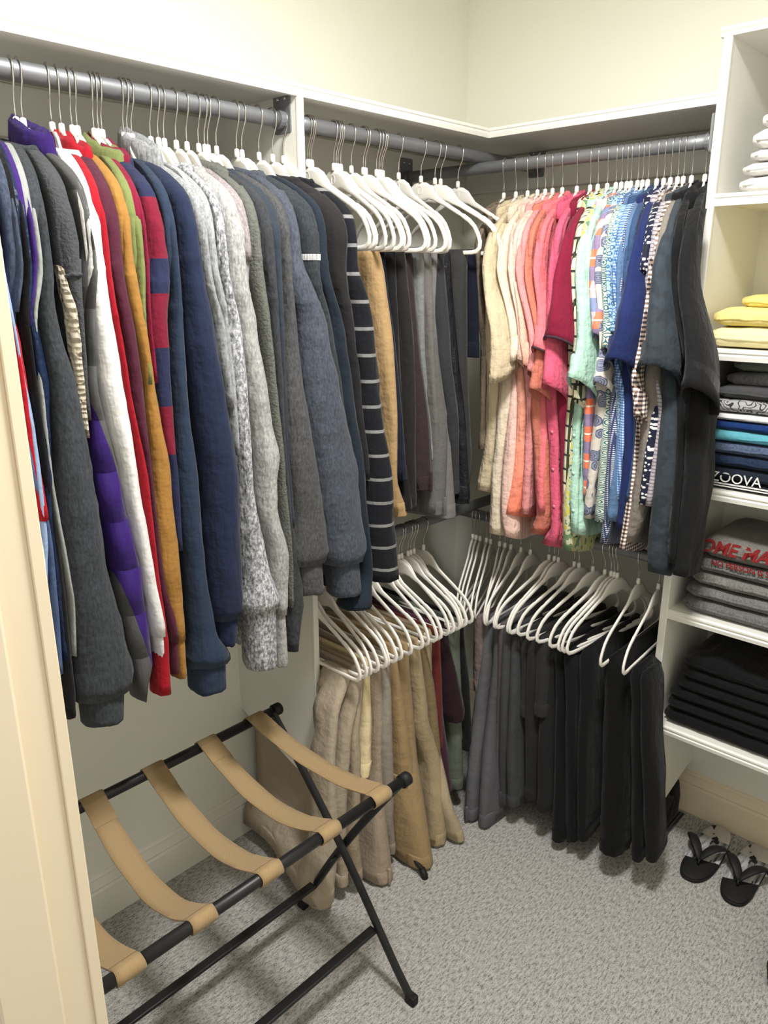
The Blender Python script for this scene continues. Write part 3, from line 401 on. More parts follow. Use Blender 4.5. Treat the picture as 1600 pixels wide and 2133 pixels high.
def smoothstep(x): x = max(0.0, min(1.0, x)); return x * x * (3 - 2 * x)
def at(rows, z):
    """(along, half width) at height z"""
    if z >= rows[0][0]: return rows[0][1], rows[0][2]
    for p, q in zip(rows, rows[1:]):
        if z >= q[0]:
            t = (p[0] - z) / max(1e-6, p[0] - q[0]); t = 0.5 * t + 0.5 * smoothstep(t)
            return p[1] + (q[1] - p[1]) * t, p[2] + (q[2] - p[2]) * t
    return rows[-1][1], rows[-1][2]
LIMIT = [-9.0, 9.0]     # cloth that reaches back past the front edge of an upright stays on its own side of it
def world(side, d, a, z):
    if d < 0.362 and z > 0.13:
        a = max(LIMIT[0] + 0.0006 * (a - LIMIT[0]), a) if a < LIMIT[0] else min(LIMIT[1] + 0.002 * (a - LIMIT[1]), a)
    return Vector((d, a, z)) if side == 'L' else Vector((a, -d, z))
def nz(p, f, k=0.0): return noise.noise(Vector((p[0] * f + k, p[1] * f + k * 1.7, p[2] * f - k)))
def lerp_table(T, z):
    if z >= T[0][0]: return T[0][1]
    for p, q in zip(T, T[1:]):
        if z >= q[0]: return p[1] + (q[1] - p[1]) * (p[0] - z) / (p[0] - q[0])
    return T[-1][1]
def zs(top, bot, step=0.03):
    n = max(3, int((top - bot) / step)); return [top + (bot - top) * i / n for i in range(n + 1)]

def slab(side, Z, front, back, along, half, seed, wob=0.35, ripple=0.006, m=12):
    """hanging cloth: horizontal flattened rings from the wall side to the front edge"""
    rings = []
    for z in Z:
        df, db, h = front(z), back(z), half(z); ring = []
        drop = (Z[0] - z)
        def pt(d, s):
            a = along(d, z); k = min(1.0, drop * 3.0)
            fold = math.sin(d * 34 + seed * 5.1 + z * 2.2) * ripple * k + nz((d * 1.2, seed, z * 0.35), 9, seed) * ripple * 1.2 * k
            hh = h * (1 + wob * k * nz((d, seed * 2 + s, z * 0.4), 16, seed))
            dd = d + 0.006 * k * nz((seed, d, z), 11, seed)
            return world(side, dd, a + fold + s * hh, z)
        for i in range(m + 1): ring.append(pt(db + (df - h - db) * i / m, -1))
        for i in range(1, 4):
            an = -PI / 2 + PI * i / 4
            ring.append(world(side, df - h + h * math.cos(an), along(df, z) + h * math.sin(an), z))
        for i in range(m, -1, -1): ring.append(pt(db + (df - h - db) * i / m, 1))
        rings.append(ring)
    return rings

def sleeve(side, Z, dc, rd, along, half, seed, n=16, wr=0.10):
    rings = []
    for i, z in enumerate(Z):
        a, h, c, r = along(z), half(z), dc(z), rd(z); ring = []
        for k in range(n):
            th = 2 * PI * k / n; co, si = math.cos(th), math.sin(th)
            w_ = 1 + wr * nz((co * 0.09 + seed, si * 0.09, z * 0.55), 13, seed) + wr * 0.45 * nz((co * 0.1, si * 0.1 + seed, z * 2.2), 14, seed)
            ring.append(world(side, c + r * w_ * co, a + h * w_ * si, z + 0.004 * nz((co, si, seed), 3)))
        rings.append(ring)
    return rings

# ------------------------------------------------------------------ the room
XR, YF, ZC = 2.45, -1.97, 2.74
def struct(name, mb, mat, smooth=False, parent=None):
    o = mb.build(name, mat, parent, smooth)
    if parent is None: o['kind'] = 'structure'
    return o
struct('floor', MB().box((-0.1, -3.4, -0.05), (XR + 0.1, 0.1, 0)), M_CARPET)
struct('wall_left', MB().box((-0.1, YF, 0), (0, 0, ZC)), M_PAINT)
struct('wall_back', MB().box((-0.1, 0, 0), (XR + 0.1, 0.1, ZC)), M_PAINT)
struct('wall_right', MB().box((XR, YF, 0), (XR + 0.1, 0, ZC)), M_PAINT)
JX, JX2 = 0.936, 1.86
wf = MB().box((-0.1, YF - 0.12, 0), (JX - 0.02, YF, ZC)).box((JX2 + 0.02, YF - 0.12, 0), (XR + 0.1, YF, ZC)).box((JX - 0.02, YF - 0.12, 2.12), (JX2 + 0.02, YF, ZC))
struct('wall_front', wf, M_PAINT)
struct('ceiling', MB().box((-0.1, YF - 0.12, ZC), (XR + 0.1, 0.1, ZC + 0.05)), M_PAINT)
# baseboards with a stepped cap
def base_prof(sgn_axis):
    return [(0, 0), (0.016, 0), (0.016, 0.098), (0.013, 0.104), (0.013, 0.108), (0.016, 0.112), (0.013, 0.122), (0.009, 0.136), (0.009, 0.141), (0.004, 0.147), (0, 0.149)]
struct('baseboard_left', MB().extrude([(p, 0, q) for p, q in base_prof(0)], (0, YF, 0), (0, 0, 0)), M_TRIM)
struct('baseboard_back', MB().extrude([(0, -p, q) for p, q in base_prof(0)], (0.017, 0, 0), (XR, 0, 0)), M_CASING)
# door jamb with stop and casing
jm = MB().box((JX - 0.02, YF - 0.125, 0), (JX, YF + 0.004, 2.12), 0.002)
door = struct('door_1', jm, M_CASING)
MB().box((JX, YF - 0.0125, 0), (JX + 0.0035, YF + 0.003, 2.11), 0.0015).build('edge_bead', M_CASING, door)
MB().box((JX, YF - 0.125, 0), (JX + 0.012, YF - 0.052, 2.11), 0.004).build('door_stop', M_CASING, door)
MB().box((JX2, YF - 0.125, 0), (JX2 + 0.02, YF + 0.004, 2.12), 0.002).box((JX - 0.02, YF - 0.125, 2.10), (JX2 + 0.02, YF + 0.004, 2.12), 0.002).build('far_jamb', M_CASING, door)
struct('trim_1', MB().box((JX - 0.085, YF - 0.137, 0), (JX - 0.004, YF - 0.12, 2.19), 0.004).box((JX2 + 0.004, YF - 0.137, 0), (JX2 + 0.085, YF - 0.12, 2.19), 0.004), M_CASING)
# cleat boards carrying the rods
struct('trim_2', MB().box((0.018, -0.018, 1.99), (1.0, 0, 2.09), 0.003).box((0, -1.95, 1.99), (0.018, 0, 2.09), 0.003), M_SHELF)

# ceiling lamp
lamp = empty('ceiling_lamp', (LAMP[0], LAMP[1], ZC), 'round flush ceiling lamp in the middle of the closet ceiling', 'lamp')
mb = MB()
mb.loft([[(LAMP[0] + r * math.cos(2 * PI * k / 24), LAMP[1] + r * math.sin(2 * PI * k / 24), z) for k in range(24)] for r, z in ((0.19, ZC), (0.19, ZC - 0.03), (0.175, ZC - 0.035))])
mb.build('lamp_base', M_STEEL, lamp, True)
tg = NT('lamp_glass', 0.4); tg.b.inputs['Emission Color'].default_value = (1, 0.975, 0.93, 1); tg.b.inputs['Emission Strength'].default_value = GLOBE
tg.color((0.9, 0.9, 0.86, 1))
MB().loft([[(LAMP[0] + 0.17 * math.cos(t) * math.cos(2 * PI * k / 24), LAMP[1] + 0.17 * math.cos(t) * math.sin(2 * PI * k / 24), ZC - 0.036 - 0.05 * math.sin(t)) for k in range(24)] for t in (0, 0.4, 0.8, 1.1, 1.4, 1.55)]).build('lamp_shade', tg.m, lamp, True)

# ------------------------------------------------------------------ shelves, divider, tower
HS, D = 2.1165, 0.352
def nosing(front_pts):
    pass
sh = empty('corner_shelf', (0.2, -0.2, HS - 0.02), 'white L-shaped top shelf running above the rods around the corner', 'shelf')
MB().box((0, YF, HS - 0.019), (D - 0.012, 0, HS)).build('left_board', M_SHELF, sh)
MB().box((D - 0.012, -D + 0.012, HS - 0.019), (0.998, 0, HS)).build('back_board', M_SHELF, sh)
npf = [(0, 0), (0.008, 0), (0.012, -0.004), (0.012, -0.008), (0.009, -0.010), (0.009, -0.013), (0.012, -0.016), (0.010, -0.026), (0, -0.026)]
def rail(name, par, p0, p1, out, prof=npf, mat=M_SHELF):
    """moulded edge from p0 to p1, bulging towards out"""
    p0, p1, out = Vector(p0), Vector(p1), Vector(out)
    return MB().extrude([out * x + Vector((0, 0, z)) for x, z in prof], p0, p1).build(name, mat, par)
rail('edge_moulding', sh, (D - 0.012, YF, HS + 0.002), (D - 0.012, -D, HS + 0.002), (1, 0, 0))
rail('edge_moulding', sh, (D - 0.012, -D + 0.012, HS + 0.002), (0.998, -D + 0.012, HS + 0.002), (0, -1, 0))

def panel_outline(front, top, back_low=0.19, front_low=0.115):
    """closet gable: cut away at the foot with a rounded nose; (depth, height)"""
    pts = [(0, top), (front, top), (front, front_low + 0.11)]
    for k in range(1, 7):
        an = k / 7 * 2.15; r = 0.075
        pts.append((front - r + r * math.cos(an), front_low + 0.085 - r * math.sin(an) * 1.05))
    pts += [(0.0, back_low)]
    return pts
dv = empty('divider_panel', (0.18, -1.05, 0.12), 'white upright divider between the long hanging side and the double rods', 'panel')
MB().extrude([(d, 0, z) for d, z in panel_outline(0.345, HS - 0.019, 0.44, 0.34)], (0, -1.062, 0), (0, -1.046, 0)).build('board', M_SHELF, dv)
MB().box((0.343, -1.063, 0.47), (0.352, -1.045, HS - 0.024), 0.002).build('front_edging', M_SHELF, dv)

TX, TX2 = 0.984, 1.72
tw = empty('shelf_tower', (1.35, -0.17, 0.12), 'white open shelf tower on the back wall holding folded clothes', 'shelving')
FT = 0.345
MB().extrude([(0, -d, z) for d, z in panel_outline(FT - 0.004, 2.245, 0.19, 0.12)], (TX + 0.002, 0, 0), (TX + 0.018, 0, 0)).build('side_panel', M_SHELF, tw)
MB().box((TX, -FT - 0.006, 0.26), (TX + 0.0205, -FT + 0.004, 2.24), 0.002).build('front_edging', M_SHELF, tw)
MB().extrude([(0, -d, z) for d, z in panel_outline(FT - 0.004, 2.245, 0.19, 0.12)], (TX2 + 0.002, 0, 0), (TX2 + 0.018, 0, 0)).build('side_panel', M_SHELF, tw)
rail('top_board', tw, (TX - 0.006, -0.012, 2.2465), (TX2 + 0.03, -0.012, 2.2465), (0, -1, 0), [(-0.012, 0), (0.34, 0), (0.344, -0.004), (0.344, -0.008), (0.34, -0.012), (0.34, -0.02), (-0.012, -0.02)])
SHZ = [1.899, 1.545, 1.196, 0.841, 0.490]
for z in SHZ:
    s_ = MB().box((TX + 0.018, -FT + 0.010, z - 0.019), (TX2 + 0.002, 0, z)).build('shelf', M_SHELF, tw)
    rail('shelf_edge', s_, (TX + 0.0205, -FT + 0.010, z + 0.001), (TX2 + 0.002, -FT + 0.010, z + 0.001), (0, -1, 0), [(x * 1.15, q * 1.05) for x, q in npf])
MB().box((TX + 0.018, -0.016, 1.56), (TX2, 0, 1.64), 0.003).build('back_cleat', M_SHELF, tw)

# rods and their brackets
RL, RLX, RB, RBY = 2.05, 0.30, 2.018, -0.33
LOWL, LOWB = 0.99, 0.962
def flange(par, p, ax, name='wall_flange', plate=None):
    """steel plate with a cup for the rod end; ax is the outward direction"""
    p, ax = Vector(p), Vector(ax); side = Vector((0, 0, 1)).cross(ax)
    m = MB()
    out = []
    for su, sv in ((-1, -1), (1, -1), (1, 1), (-1, 1)):
        for k in range(4):
            an = {(-1, -1): PI, (1, -1): 1.5 * PI, (1, 1): 0, (-1, 1): 0.5 * PI}[(su, sv)] + k / 3 * PI / 2
            out.append(p + side * (su * 0.022 + 0.006 * math.cos(an)) + Vector((0, 0, 0.014 + sv * 0.036 + 0.006 * math.sin(an))))
    m.extrude(out, (0, 0, 0), ax * 0.004)
    m.tube([p + ax * 0.003, p + ax * 0.02], 0.0195, 16)
    o = m.build(name, M_STEEL, par)
    for s2 in (-0.012, 0.012):
        MB().tube([p + side * s2 + Vector((0, 0, 0.042)) + ax * 0.003, p + side * s2 + Vector((0, 0, 0.042)) + ax * 0.0065], [0.0045, 0.003], 10).build('screw', M_CHROME, o, True)
    return o
def rod(name, p0, p1, label, fl=(True, True)):
    p0, p1 = Vector(p0), Vector(p1); ax = (p1 - p0).normalized()
    r = empty(name, (p0 + p1) / 2, label, 'closet rod')
    n = 14
    MB().tube([p0 + (p1 - p0) * i / n for i in range(n + 1)], 0.0165, 20).build('pipe', M_STEEL, r, True)
    if fl[0]: flange(r, p0, ax)
    if fl[1]: flange(r, p1, -ax)
    return r
rod('closet_rod', (RLX, YF, RL), (RLX, -1.062, RL), 'long grey steel rod carrying the sweaters, with a bracket at the divider', (False, True))
rod('closet_rod', (RLX, -1.046, RL), (RLX, -0.018, RL), 'grey steel rod above the white trouser hangers at the corner')
rod('closet_rod', (0.018, RBY, RB), (TX, RBY, RB), 'grey steel rod carrying the short sleeved shirts on the back wall')
rod('closet_rod', (RLX, -1.046, LOWL), (RLX, 0.0, LOWL), 'low grey rod carrying the khaki trousers', (True, True))
rod('closet_rod', (0.0, -0.30, LOWB), (TX, -0.30, LOWB), 'low grey rod carrying the dark trousers under the shirts', (True, True))

# ------------------------------------------------------------------ hangers
def hanger_meshes():
    half = [(0, -0.030, 0.026), (0.018, -0.030, 0.024), (0.034, -0.034, 0.018), (0.048, -0.043, 0.012), (0.064, -0.054, 0.0075), (0.085, -0.064, 0.0058), (0.11, -0.077, 0.0056), (0.135, -0.090, 0.0056),
            (0.143, -0.0945, 0.0045), (0.152, -0.099, 0.0062), (0.172, -0.111, 0.0058), (0.189, -0.126, 0.0056), (0.201, -0.145, 0.0056), (0.2085, -0.164, 0.0056), (0.2075, -0.178, 0.0058), (0.198, -0.187, 0.0058), (0.183, -0.1895, 0.0056), (0.12, -0.1895, 0.0054), (0.06, -0.1895, 0.0054)]
    path = half + [(0, -0.1895, 0.0054)] + [(-u, z, r) for u, z, r in half[:0:-1]]
    n = len(path); rings = []
    for i, (u, z, r) in enumerate(path):
        a, b = path[i - 1], path[(i + 1) % n]
        t = Vector((b[0] - a[0], 0, b[1] - a[1])).normalized(); nn = Vector((-t.z, 0, t.x)); bb = Vector((0, 1, 0))
        th = 0.0032
        ring = []
        for k in range(8):
            an = 2 * PI * (k + 0.5) / 8; co, si = math.cos(an), math.sin(an)
            ring.append(Vector((u, 0, z)) + nn * (r * (abs(co) ** 0.6) * (1 if co > 0 else -1)) + bb * (th * (abs(si) ** 0.6) * (1 if si > 0 else -1)))
        rings.append(ring)
    m = MB().loft(rings, False, True)
    m.tube([(0, 0, -0.006), (0, 0, 0.002), (0, 0, 0.010), (0, 0, 0.0115)], [0.0062, 0.0058, 0.0052, 0.003], 10)
    o = m.build('hanger_body', M_HANGER, None, True); body = o.data; bpy.data.objects.remove(o)
    m = MB().tube([(0.008 * math.cos(2 * PI * k / 14), -0.0034, -0.026 + 0.010 * math.sin(2 * PI * k / 14)) for k in range(14)], 0.0007, 4, False, True)
    o = m.build('emblem', M_HANGER, None, True); emb = o.data; bpy.data.objects.remove(o)
    hooks = []
    for H in (0.086, 0.084, 0.083):
        c = (0, H); R = 0.0188
        pts = [(0, 0.0), (0, 0.022), (0.001, 0.036), (0.008, 0.052), (0.0155, 0.066)]
        pts += [(R * math.cos(math.radians(d)), c[1] + R * math.sin(math.radians(d))) for d in range(-25, 216, 16)]
        m = MB().tube([(u, 0, z) for u, z in pts], 0.0016, 6)
        o = m.build('hook', M_CHROME, None, True); hooks.append(o.data); bpy.data.objects.remove(o)
    return body, emb, hooks
H_BODY, H_EMB, H_HOOK = hanger_meshes()
H_NARROW = H_BODY.copy()      # the size that fits inside the tops
for v in H_NARROW.vertices: v.co.x *= 0.90
def hanger(side, a, d, z, yaw, label, group, hook=0, emblem=False, width=1.0):
    """hanger_body's long axis points from the wall into the room"""
    p = world(side, d, a, z)
    rz = yaw if side == 'L' else -PI / 2 + yaw
    e = empty('hanger', p, label, 'hanger', group, rz)
    body = H_BODY if width == 1.0 else H_NARROW
    for nm, me in (('hanger_body', body), ('hook', H_HOOK[hook])) + ((('emblem', H_EMB),) if emblem else ()):
        o = bpy.data.objects.new(nm, me); COL.objects.link(o); o.parent = e
    return e
ORD = 'first second third fourth fifth sixth seventh eighth ninth tenth eleventh twelfth thirteenth fourteenth fifteenth sixteenth seventeenth eighteenth nineteenth twentieth twenty-first twenty-second twenty-third twenty-fourth twenty-fifth twenty-sixth twenty-seventh twenty-eighth'.split()
NL, NB, NLL, NLB = 1.966, 1.936, 0.905, 0.879
YAW_LONG, YAW_SHIRT = {}, {}
def nearest(lst, v): return min(range(len(lst)), key=lambda i: abs(lst[i] - v))
for i, a in enumerate(HOOKS_UPPER):
    hanger('L', a - 0.010, RLX, NL, random.uniform(-0.10, 0.05) + 0.10 * math.sin(i * 1.7), '%s white hanger from the divider on the upper trouser rod' % ORD[i], 'hangers on the upper trouser rod', 0, True)
for i, t in enumerate(TIPS_LOW_LEFT):
    yaw = max(-0.16, min(0.16, 0.10 * math.sin(i * 2.3) - 0.02))
    hanger('L', t - 0.205 * math.sin(yaw), RLX, NLL, yaw, '%s white hanger from the divider on the low khaki trouser rod' % ORD[i], 'hangers on the low khaki rod', 1)
for i, (a, ta, tz) in enumerate(HOOKS_LOW_RIGHT):
    if i in (2, 7): pass
    yaw = max(-0.30, min(0.42, (ta - a) / 0.205))
    hanger('B', a, 0.30, NLB, yaw, '%s white hanger from the corner on the low dark trouser rod' % ORD[i], 'hangers on the low dark trouser rod', 1, i in (9,))

# ------------------------------------------------------------------ sweaters on the long rod
SHOULDER_F = [(1.926, 0.352), (1.918, 0.380), (1.905, 0.410), (1.89, 0.440), (1.872, 0.470), (1.85, 0.494), (1.82, 0.508), (1.75, 0.508), (1.6, 0.49), (0.5, 0.48)]
SHOULDER_B = [(1.926, 0.248), (1.918, 0.220), (1.905, 0.190), (1.89, 0.16), (1.872, 0.13), (1.85, 0.106), (1.82, 0.092), (1.75, 0.09), (0.5, 0.07)]
def collar_ring(side, par, a, d, z, ra, rd, tube_r, hgt, mat, name, seed, tilt=0.0, hood=False):
    N = 22; rings = []
    for i in range(N):
        th = 2 * PI * i / N; co, si = math.cos(th), math.sin(th); ring = []
        for k in range(8):
            an = 2 * PI * k / 8
            rr = tube_r * math.cos(an); hh = hgt * math.sin(an)
            g = 1 + 0.22 * nz((co + seed, si, an * 0.3), 1.6, seed) if hood else 1
            ring.append(world(side, d + (rd + rr * g) * co, a + (ra + rr * g) * si, z + hh * g + tilt * co + 0.004 * nz((co, si, seed), 3)))
        rings.append(ring)
    return MB().loft(rings, False, True).build(name, mat, par, True)

HOODS = {'purple hood': (-1.672, 1.958), 'bright red hooded': (-1.620, 1.948), 'maroon hooded': (-1.592, 1.922), 'mustard yellow': (-1.54, 1.916), 'olive green hooded': (-1.556, 1.948), 'crimson sweatshirt': (-1.522, 1.945),
         'faded dark blue': (-1.453, 1.916), 'light heather grey cardigan': (-1.435, 1.962), 'pale heather grey': (-1.37, 1.918), 'olive grey fleece': (-1.255, 1.938), 'slate blue-grey quarter': (-1.19, 1.924), 'dark grey fleece vest': (-1.655, 1.91)}
LIMIT[:] = [-9.0, -1.066]
n_long = len(HOOKS_LONG)
for gi, (name, rows, fab, col, neck, end, label, cat) in enumerate(SWEATERS):
    seed = gi * 1.37 + 0.5
    R0 = [(max(0.02, z), a, h) for z, a, h in rows]
    if R0[0][0] < 1.78: R0 = [(1.83, R0[0][1] + 0.004, min(0.009, R0[0][2])), (R0[0][0] + 0.12, R0[0][1] + 0.002, min(0.010, R0[0][2]))] + R0
    ztop, zend = R0[0][0], R0[-1][0]
    zhem = min(zend + 0.03, 1.16) if end != 'cuff' else max(zend + 0.05, 0.9)
    if zend > 1.4: zhem = 1.22
    root = empty(name, (0.30, at(R0, 1.5)[0], min(zhem, zend)), label, cat, 'tops on the sweater rod')
    z0 = root.location.z
    ay = root.location.y
    mat = fabric(label.split(',')[0][:40].replace(' ', '_'), col, fab, z0)
    if fab == 'quilt':
        mat = fabric('purple_grey_quilting', col, fab, z0 + 4.0 * (ay + 1.64))
    def A(z, d=0.53):
        a, h = at(R0, z)
        return a + (0.53 - d) * 0.54 * smoothstep((z - 1.66) / 0.2)
    ac = A(1.85, 0.40)
    ov = next((v for k, v in HOODS.items() if k in label), None)
    hi = min(n_long - 1, round((gi - 10) * (n_long - 1) / (len(SWEATERS) - 11))) if gi >= 10 else -1
    if hi >= 0: ac = HOOKS_LONG[hi] - 0.012
    tn = max(-0.40, min(0.40, (A(1.80, 0.50) - ac) / 0.19))
    if hi >= 0: YAW_LONG[hi] = math.atan(tn)
    def sh(d): return ac + tn * (d - 0.30)
    def along(d, z):
        low = ac + (A(min(z, 1.80)) - ac) * smoothstep((d - 0.12) / 0.36)
        k = smoothstep((z - 1.64) / 0.11)
        return low + (sh(d) - low) * k
    def half(z):
        k = smoothstep((z - 1.86) / 0.06)
        return max(0.0105, min(0.024, at(R0, min(z, 1.8))[1] * 0.75)) * (1 - 0.2 * k)
    Z = [1.926, 1.923, 1.918, 1.911, 1.903, 1.894, 1.882, 1.868, 1.852, 1.834, 1.815, 1.79, 1.77] + zs(1.75, zhem, 0.045)
    MB().loft(slab('L', Z, lambda z: lerp_table(SHOULDER_F, z), lambda z: lerp_table(SHOULDER_B, z), along, half, seed, 0.3, 0.004)).build('body', mat, root, True)
    # sleeve: fuller tube down the front edge
    zsl_end = zend
    cuff = end == 'cuff' and len(R0) > 4
    zc = R0[-2][0] if cuff else zend
    if end == 'vest': zsl_end = zc = 1.715
    zt = min(1.885, ztop + 0.03) if ztop > 1.8 else 1.83
    Zs = [z for z in zs(zt, zc, 0.022)]
    def dc(z): return lerp_table([(1.90, 0.405), (1.87, 0.446), (1.84, 0.470), (1.80, 0.484), (1.70, 0.488), (0.6, 0.488)], z)
    def rd(z):
        h = at(R0, z)[1]; k = smoothstep((1.9 - z) / 0.10)
        return max(0.030, min(0.052, h * 1.15)) * (0.6 + 0.4 * k)
    def hw(z):
        h = at(R0, z)[1]; r = rd(z); k = smoothstep((1.9 - z) / 0.10)
        return max(0.006, math.sqrt(max(h * h - (0.50 * r) ** 2, (0.74 * h) ** 2))) * (0.85 + 0.15 * k)
    def sa(z):
        k = smoothstep((z - 1.64) / 0.11); lo = A(min(z, 1.80), 0.53 if z < 1.7 else dc(z) + rd(z))
        return lo + (sh(dc(z)) - lo) * k
    seam = 1.70 + 0.05 * math.sin(seed * 3)
    def bulge(z): return (1.0 + 0.05 * math.exp(-((z - seam) / 0.006) ** 2)) * (1.0 + (0.10 * math.exp(-((z - zc - 0.03) / 0.03) ** 2) if cuff else 0))
    Zs = sorted(set([round(z, 4) for z in Zs] + ([seam - 0.006, seam, seam + 0.006] if zc < seam - 0.03 else [])), reverse=True)
    rng = sleeve('L', Zs, dc, lambda z: rd(z) * bulge(z), sa, lambda z: hw(z) * bulge(z), seed, 16, 0.13)
    MB().loft(rng, end != 'vest').build('sleeve', mat, root, True)
    if end == 'vest':
        rim = [v for v in rng[-1]]
        MB().tube(rim, 0.0035, 6, False, True).build('armhole_trim', mat, root, True)
        shm = fabric('cream_sherpa', (186, 176, 158), 'sherpa')
        Rv = [(1.70, -1.703, 0.005), (1.66, -1.701, 0.007), (1.6, -1.701, 0.008), (1.5, -1.699, 0.006), (1.44, -1.698, 0.004)]
        MB().loft(sleeve('L', zs(1.73, 1.45, 0.012), lambda z: lerp_table([(1.73, 0.485), (1.66, 0.505), (1.4, 0.505)], z), lambda z: 0.014, lambda z: at(Rv, z)[0], lambda z: at(Rv, z)[1], seed, 14, 0.5)).build('sherpa_lining', shm, root, True)
        Rd = R0
        MB().loft(sleeve('L', zs(1.74, zend, 0.03), lambda z: 0.485, lambda z: 0.03, lambda z: A(z) + 0.004, lambda z: max(0.008, at(Rd, z)[1] * 0.8), seed + 1, 14, 0.2)).build('front_edge', mat, root, True)
    if cuff:
        r0 = rng[-1]
        cen = sum(r0, Vector()) / len(r0); rings = []
        a1, h1 = R0[-1][1], R0[-1][2]; a0, h0 = R0[-2][1], R0[-2][2]
        for t in [0, 0.06, 0.2, 0.4, 0.6, 0.8, 0.96, 1.0]:
            z = zc + (zend - zc) * t + 0.004; ring = []
            k = 0.93 if 0.03 < t < 0.99 else 0.86
            hh = max(0.006, (h0 + (h1 - h0) * t) * 0.72) * k; rr = max(0.02, rd(zc) * 0.95) * k
            for q in range(32):
                th = 2 * PI * q / 32; rib = 1 + 0.025 * (q % 2)
                wv = 1 + 0.12 * nz((math.cos(th), math.sin(th), seed), 1.3) * t
                ring.append(world('L', dc(zc) + rr * rib * wv * math.cos(th), A(zc) + (a1 - a0) * t + hh * rib * wv * math.sin(th), z + 0.006 * t * nz((math.cos(th), math.sin(th), seed), 1.5)))
            rings.append(ring)
        MB().loft(rings).build('cuff', mat, root, True)
    if neck == 'mock': collar_ring('L', root, ac, 0.318, ov[1] - 0.012 if ov else 1.908, 0.019, 0.066, 0.008, 0.026, mat, 'collar', seed, -0.012)
    if neck == 'hood': collar_ring('L', root, ac - 0.002, 0.328, (ov[1] if ov else 1.925) - 0.026, 0.015, 0.058, 0.011, 0.032, fabric('purple_hood_cloth', (58, 34, 112), 'plain') if fab == 'quilt' else mat, 'hood', seed, -0.022, True)
    if 'braided cord' in label:
        pts = [(0.40 + 0.10 * t + 0.02 * math.sin(t * 3), ac - 0.022 + (A(1.72) - ac) * t * 0.8, 1.91 - 0.20 * t * t - 0.02 * t) for t in [i / 24 for i in range(25)]]
        o = MB().tube(pts, [0.0032 + 0.0008 * (i % 2) for i in range(25)], 7).build('drawstring', fabric('white_cord', (232, 232, 232), 'plain'), root, True); o['label'] = 'white braided drawstring'
    if 'overlock' in label:
        wm = fabric('white_thread', (214, 214, 212), 'plain')
        m = MB(); z = 1.753
        for k in range(15):
            th = -1.3 + 1.7 * k / 14
            p = world('L', dc(z) + rd(z) * 1.03 * math.cos(th), sa(z) + hw(z) * 1.06 * math.sin(th), z)
            m.box(p - Vector((0.0012, 0.0008, 0.006)), p + Vector((0.0012, 0.0008, 0.006)))
        m.build('overlock_stitching', wm, root)

n = len(HOOKS_LONG)
for i, a in enumerate(HOOKS_LONG):
    hanger('L', a - 0.012, RLX, NL, YAW_LONG.get(i, YAW_LONG.get(i - 1, 0.0)), '%s white hanger from the divider on the long sweater rod' % ORD[n - 1 - i], 'hangers on the sweater rod', 0, False, 0.9)

# ------------------------------------------------------------------ trousers folded over the hanger bars
LIMIT[:] = [-1.043, 9.0]
def trousers(side, rows, col, label, bar, dF, group, seed, dB=0.12, fab='heather'):
    R0 = [(max(0.012, z), a, h) for z, a, h in rows]
    zend = R0[-1][0]; top = bar + 0.0095
    root = empty('trousers', world(side, 0.30, at(R0, (bar + zend) / 2)[0], zend), label, 'trousers', group)
    mat = fabric(label.split(',')[0][:44].replace(' ', '_'), col, 'satin' if 'satin' in label or 'wool' in label else 'plain')
    a0 = R0[0][1]
    fl = max(0.0, min(0.085, 0.045 - 0.55 * rows[-1][0])) if rows[-1][0] < 0.02 else 0.0     # hems that swing out into the room
    def kick(z): return fl * smoothstep((0.42 - z) / 0.42)
    def along(d, z): return a0 + (at(R0, z)[0] - a0 + kick(z) * (-0.55 if side == 'L' else 0.5)) * (0.25 + 0.75 * smoothstep((d - 0.10) / 0.36))
    def half(z):
        k = smoothstep((top - z) / 0.03); h = max(0.008, min(0.034, at(R0, z)[1] * 0.74))
        return 0.0075 + (max(0.0075, h) - 0.0075) * k
    def front(z): return dF - 0.006 * math.exp(-((z - top) / 0.01) ** 2) + 0.012 * math.sin(seed + z * 5) + 0.012 * smoothstep((top - z) / 0.5) + kick(z)
    def back(z): return (dB if 'first beside' not in label else 0.365 - 0.30 * smoothstep((top - z) / 0.26)) - 0.03 * smoothstep((top - z) / 0.5)
    Z = [top, top - 0.003, top - 0.008, top - 0.016] + zs(top - 0.03, zend + 0.006, 0.03)
    leg = MB().loft(slab(side, Z, front, back, along, half, seed, 0.4, 0.007)).build('legs', mat, root, True)
    # upturned waistband / hem band at the lower end of the fold, a little proud of the leg
    zb = zend + 0.042; rings = []
    if zb < top - 0.1:
        m = MB().loft(slab(side, [zb, zb - 0.003, zb - 0.02, zend + 0.004, zend], lambda z: front(z) + (0.0012 if z < zb else -0.001), lambda z: back(z) - 0.002, along, lambda z: half(z) + (0.0013 if zend < z < zb else 0.0), seed, 0.4, 0.007))
        m.build('waistband', mat, root, True)
        if not any(k in label for k in ('belt loop', 'tab', 'waistband')): return root
        zl = zend + 0.048; m = MB(); p = world(side, front(zl) - 0.004, along(front(zl), zl), zl)
        q = Vector((0.006, 0.006, 0.0)); pr = world(side, front(zl) + 0.004, along(front(zl), zl), zl)
        m.box(pr - Vector((0.0045, 0.0045, 0.05)), pr + Vector((0.0045, 0.0045, 0.004)), 0.0015)
        m.build('belt_loop', mat, root, True)
    return root
for i, (rows, col, label) in enumerate(TROUSERS['upper_left']): trousers('L', rows, col, label, NL - 0.1895, 0.455, 'trousers on the upper rod', i * 2.1)
for i, (rows, col, label) in enumerate(TROUSERS['lower_left']): trousers('L', rows, col, label, NLL - 0.1895, 0.462, 'khaki trousers on the low rod', 40 + i * 1.9)
LIMIT[:] = [-9.0, 0.979]
